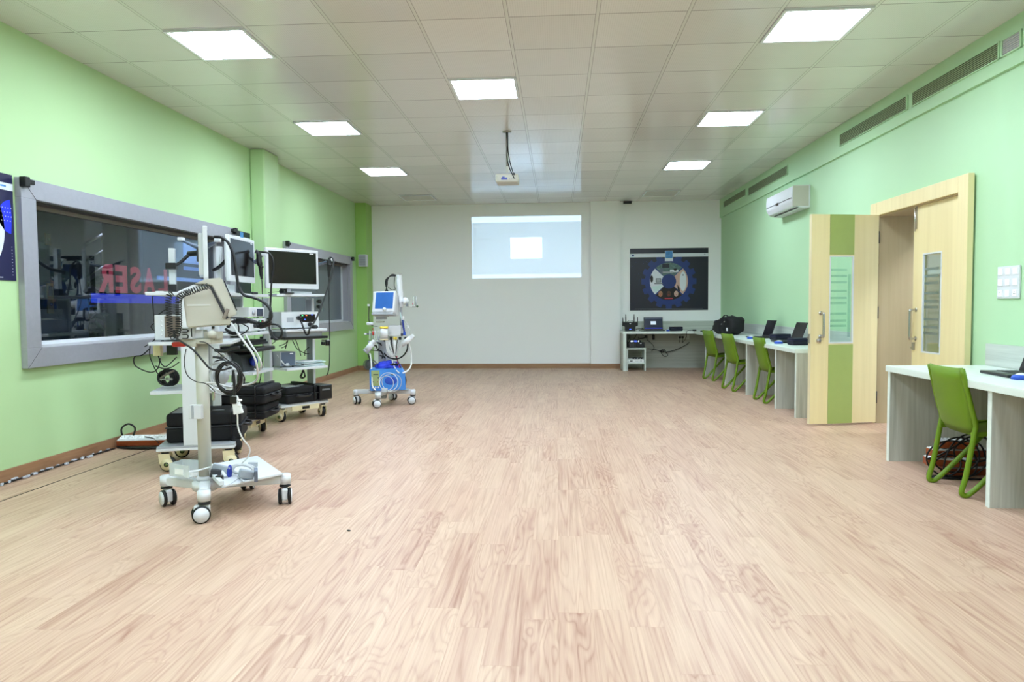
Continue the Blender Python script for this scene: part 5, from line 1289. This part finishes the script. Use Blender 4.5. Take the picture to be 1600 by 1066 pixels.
# ventilator ------------------------------------------------------------------
V = thing('ventilator', 'white hospital ventilator on a four-wheeled base in front of the back wall', 'ventilator', (-2.15, 8.64, 0))
ends = ((-.02, -.30, R_(25)), (-.38, .02, R_(130)), (.34, .02, R_(18)), (-.02, .40, R_(150)))
mb = MB()
for x, y, a in ends:
    L_ = math.hypot(x, y); mb.prism([(.0, -.045), (L_, -.026), (L_, .026), (.0, .045)], .135, .185, 'white_plastic', axis='z', bev=.006, M=RZ(math.atan2(y, x)))
    mb.cyl((x, y, .11), (x, y, .185), .035, 'white_plastic', seg=20, bev=.005)
mb.prism([(-.20, -.06), (-.02, -.27), (.30, -.03), (.26, .12), (-.05, .20)], .178, .192, 'light_grey', axis='z', bev=.002); mb.build('base', V)
for x, y, a in ends: hospital_caster(V, x, y, .12, a, .05)
Y = 8.6
wb(MB().box(at(598, 574, Y+.06), (.09, .07, .78), 'light_grey', bev=.006).box(at(606, 545, Y+.08), (.15, .08, .34), 'white_plastic', bev=.008), 'column', V)
hp = at(602, 473, 8.55); HM = TR(*hp) @ RZ(R_(-12)) @ Matrix.Rotation(R_(-12), 4, 'X')
hd = MB().box((0, -.02, 0), (.30, .07, .27), 'white_plastic', bev=.02, seg=3, rot=(0, 0, 0)).box((-.015, .09, -.01), (.27, .17, .26), 'white_plastic', bev=.02, seg=3)
hd = hd.build('head', V, M=inv(V) @ HM)
MB().box((.012, -.056, .015), (.235, .004, .20), 'screen_blue', bev=.001).build('screen', hd, M=inv(V) @ HM)
MB().cyl((.03, -.056, -.098), (.03, -.085, -.098), .022, 'white_plastic', seg=20, bev=.003).build('knob', hd, M=inv(V) @ HM)
MB().box((-.155, .06, .085), (.012, .07, .016), 'black', rot=(-.5, 0, 0)).build('side_slot', hd, M=inv(V) @ HM)
MB().box((0, -.01, -.15), (.29, .1, .03), 'light_grey', bev=.008).build('chin', hd, M=inv(V) @ HM)
wb(MB().cyl(at(583, 493, Y), at(608, 494, Y), .006, 'steel', seg=8).box(at(596, 497, Y), (.12, .08, .035), 'light_grey', bev=.004).box(at(594, 503, Y), (.10, .06, .02), 'beige_plastic', bev=.004), 'rail', V)
wb(MB().cyl(at(600, 513, 8.42), at(600, 530, 8.42), .048, 'white_plastic', seg=24, bev=.008).cyl(at(600, 510.5, 8.42), at(600, 513.5, 8.42), .05, 'yellow', seg=24).cyl(at(600, 529.5, 8.42), at(600, 531.5, 8.42), .05, 'cream', seg=24), 'canister', V)
wb(MB().box(at(618, 517, Y), (.15, .10, .135), 'white_plastic', bev=.008), 'module_box', V)
mb = MB()
for x, m in ((611, 'black'), (616, 'yellow'), (619, 'yellow'), (625, 'black'), (634, 'black')): mb.cyl(at(x, 527, Y-.04), at(x, 531, Y-.05), .018 if m == 'black' else .012, m, seg=10)
mb.cyl(at(628, 522, Y-.04), at(628, 524, Y-.06), .014, 'dark_grey'); wb(mb, 'valves', V)
mb = MB()
for x in (578, 582, 586, 591): mb.cyl(at(x, 517, Y), at(x, 531, Y), .011, 'clear_plastic' if x % 4 else 'light_grey', seg=10)
mb.cyl(at(583, 518, Y-.02), at(583, 524, Y-.02), .013, 'red', seg=10).cyl(at(583, 513, Y-.02), at(583, 517, Y-.02), .005, 'red', seg=8).box(at(571, 522, Y), (.03, .02, .02), 'white_plastic', bev=.004).cyl(at(573, 522, Y), at(580, 522, Y), .008, 'mid_grey', seg=8)
mb.box(at(586, 534, Y), (.16, .05, .02), 'light_grey', bev=.003); wb(mb, 'flow_meters', V)
wb(MB().cyl(at(572, 549, Y-.1), at(582, 536, Y-.1), .036, 'white_plastic', seg=20, bev=.006).cyl(at(571, 550, Y-.1), at(573, 547.5, Y-.1), .038, 'light_grey', seg=20).sph(at(583, 535, Y-.1), .032, 'white_plastic', 14), 'left_bottle', V)
wb(MB().cyl(at(628, 539, Y-.08), at(642, 528, Y-.08), .033, 'white_plastic', seg=20, bev=.006).box(at(644, 526.5, Y-.08), (.06, .05, .05), 'white_plastic', bev=.012, rot=(0, -.7, 0)), 'right_bottle', V)
mb = MB()
for p, q in (((590, 536), (596, 540)), ((592, 548), (597, 552)), ((594, 556), (602, 560)), ((585, 540), (589, 544)), ((600, 533), (605, 530)), ((598, 553), (597, 560)), ((589, 548), (592, 545))): mb.tube([at(*p, Y-.04), at((p[0]+q[0])/2+1, (p[1]+q[1])/2-1, Y-.06), at(*q, Y-.04)], .010, 'black', seg=6)
mb.tube([at(577, 547, Y), at(588, 548, Y), at(596, 549, Y)], .006, 'dark_grey'); wb(mb, 'clamps', V)
mb = MB()
for k in range(9):
    x0 = 609+2.4*k; mb.tube([at(x0, 531, Y-.04), at(x0+1.5*math.sin(k), 540, Y-.06), at(613+1.2*k, 549+2*math.cos(k*2), Y-.05), at(615+.4*k, 556, Y-.03)], .006 if k % 3 else .009, ('cable_white', 'black_rubber', 'cable_grey', 'cable_white')[k % 4])
for k in range(4): mb.tube([at(603+2*k, 532, Y-.06), at(604+k, 545, Y-.08), at(608+2*k, 554, Y-.07), at(615, 558, Y-.05)], .006, 'cable_white')
wb(mb, 'hose_bundle', V)['kind'] = 'stuff'
mb = MB().tube([at(611, 553, Y-.04), at(614, 568, Y-.06), at(619, 578, Y-.1), at(624, 583, Y-.12)], .008, 'cable_white').tube([at(636, 529, Y), at(641, 545, Y), at(643, 560, Y), at(642, 572, Y-.05), at(636, 580, Y-.1), at(629, 583, Y-.12)], .009, 'cable_white')\
    .tube([at(578, 552, Y-.1), at(580, 565, Y-.12), at(581, 585, Y-.16), at(582, 603, Y-.18), at(587, 610, Y-.22)], .009, 'cable_white').tube([at(618, 556, Y), at(624, 570, Y-.02), at(630, 582, Y-.04)], .007, 'black_rubber').tube([at(620, 556, Y), at(622, 568, Y-.02), at(627, 581, Y-.04)], .005, 'decal_red')
mb.tube([at(632, 501, Y), at(638, 510, Y), at(640, 522, Y), at(635, 532, Y)], .006, 'cable_grey'); wb(mb, 'long_hoses', V)
wb(MB().tube([at(600, 552, Y-.05), at(608, 559, Y-.05), at(620, 561, Y-.05), at(630, 556, Y-.05), at(636, 547, Y-.05), at(637, 537, Y-.04)], .010, 'black_rubber'), 'black_hose', V)
wb(MB().tube([at(630, 583, Y-.06), at(634, 592, Y-.05), at(633, 602, Y-.02), at(627, 608, Y)], .008, 'black_rubber'), 'black_hose', V)
# pole with sleeve, cable loops and side arm
wb(MB().cyl(at(627, 462, Y+.06), at(627, 512, Y+.06), .016, 'light_grey', seg=12).tube([at(624, 430, Y+.04), at(624, 440, Y+.04), at(625, 455, Y+.04), at(627, 470, Y+.04), at(628, 480, Y+.04)], [.034, .038, .036, .03, .024], 'white_plastic', seg=12), 'sleeved_pole', V)
mb = MB()
for k in range(4): mb.tube([at(619-.3*k, 430+k*.6, Y), at(612-k*.7, 429+k, Y), at(606-k, 437, Y), at(605-k*.8, 446, Y), at(602+k*1.5, 456, Y)], .0055, 'black_rubber')
mb.tube([at(617, 431, Y), at(616, 445, Y), at(618, 452, Y)], .004, 'black_rubber').tube([at(606, 448, Y), at(612, 453, Y), at(618, 452, Y)], .004, 'black_rubber')
for x in (623, 625.5): mb.tube([at(x, 430, Y), at(x+.8, 427, Y), at(x+2, 430, Y)], .003, 'steel')
wb(mb, 'cable_loops', V)
wb(MB().cyl(at(629, 470, Y), at(638, 472, Y), .045, 'white_plastic', seg=18, bev=.015).tube([at(634, 478, Y), at(640, 479, Y), at(646, 478.5, Y)], .006, 'steel').box(at(636, 477, Y-.03), (.03, .03, .03), 'mid_grey', bev=.004), 'side_arm', V)
wb(MB().cyl(at(646, 463, Y), at(646, 478, Y), .005, 'clear_plastic', seg=8).cyl(at(650, 463, Y), at(650, 478, Y), .005, 'light_grey', seg=8).box(at(647, 479, Y), (.05, .02, .02), 'steel', bev=.003).sph(at(652, 479, Y), .014, 'leaf', 10).sph(at(645, 475, Y), .008, 'decal_red', 8), 'gauge', V)
wb(MB().tube([at(577, 477, Y), at(576, 492, Y), at(577, 503, Y), at(582, 509, Y), at(590, 510, Y)], .005, 'black_rubber').box(at(576, 477, Y), (.03, .02, .025), 'white_plastic', bev=.003).box(at(578, 506, Y), (.09, .03, .035), 'white_plastic', bev=.012), 'left_lead', V)
wb(MB().tube([at(629, 500, Y), at(630, 508, Y), at(632, 520, Y)], .012, 'blue_clip').box(at(632, 521.5, Y), (.03, .03, .04), 'blue_mid', bev=.006).tube([at(625, 488, Y), at(627, 497, Y), at(629, 505, Y)], .008, 'paper_blue').box(at(630, 497, Y), (.03, .03, .04), 'white_plastic', bev=.008).box(at(637, 511, Y), (.025, .03, .04), 'white_plastic', bev=.008), 'blue_strap', V)
# blue compressor standing on the base, cloth on top, looped tube in front
cp = thing('air_compressor', 'bright blue compressor box standing on the ventilator base', 'compressor', (-2.10, 8.60, .193), R_(12))
MB().prism([(-.225, 0), (.21, 0), (.205, .20), (.165, .27), (-.225, .27)], -.13, .15, 'blue_compressor', axis='y', bev=.008).build('housing', cp)
MB().box((-.155, -.132, .155), (.10, .004, .19), 'panel_olive', bev=.001).box((-.15, -.1345, .20), (.06, .001, .012), 'dark_grey').box((-.12, -.1345, .16), (.012, .001, .012), 'dark_grey').box((-.18, -.1345, .11), (.012, .001, .012), 'dark_grey').box((-.13, -.1345, .11), (.012, .001, .012), 'red').build('control_panel', cp)
mb = MB()
for x in (-.19, -.155, -.12): mb.cyl((x, -.131, .04), (x, -.14, .04), .011, 'white_plastic', seg=10)
mb.build('buttons', cp); MB().cyl((.05, -.131, .20), (.05, -.136, .20), .013, 'dark_grey', seg=12).sph((.03, -.126, .12), (.09, .008, .06), 'blue_mid', 16).build('front_recess', cp)
bl = thing('blue_cloth', 'crumpled royal blue cuff lying on top of the compressor', 'cloth', (-2.10, 8.60, .464), R_(10))
t = bmesh.new(); bmesh.ops.create_icosphere(t, subdivisions=4, radius=1)
for v in t.verts:
    p = v.co.copy(); q = Vector((p.x*.16, p.y*.10, max(p.z, -.02)*.085)); n_ = mnoise.noise(p*3)*.022+mnoise.noise(p*7)*.012
    q += p.normalized()*n_; q.z = max(q.z, .001); v.co = q
mb = MB(); mb._merge(t, 'blue_cloth', True); mb.build('cloth', bl)
MB().tube([(.02, -.08, .03), (.07, -.085, .05), (.12, -.06, .04)], .016, 'black_fabric').tube([(.04, -.09, .05), (.09, -.085, .065)], .006, 'paper_white').build('band', bl)
MB().tube([(-.10, -.03, .03), (-.13, 0, .045), (-.12, .05, .05)], .010, 'dark_grey').box((.04, 0, .075), (.05, .03, .02), 'white_plastic', bev=.005).build('fitting', bl)
wb(MB().tube(ring_pts(at(607, 597, 8.36), .115, 18, 'y', .98), .004, 'cable_white', closed=True, smooth_n=2).tube(ring_pts(at(612, 598, 8.38), .12, 18, 'y', .92, .03), .004, 'cable_grey', closed=True, smooth_n=2).tube(ring_pts(at(604, 599, 8.40), .085, 18, 'y', 1.05), .004, 'cable_white', closed=True, smooth_n=2)
   .box(at(601, 610, 8.34), (.07, .05, .05), 'clear_plastic', bev=.008), 'looped_tube', V)
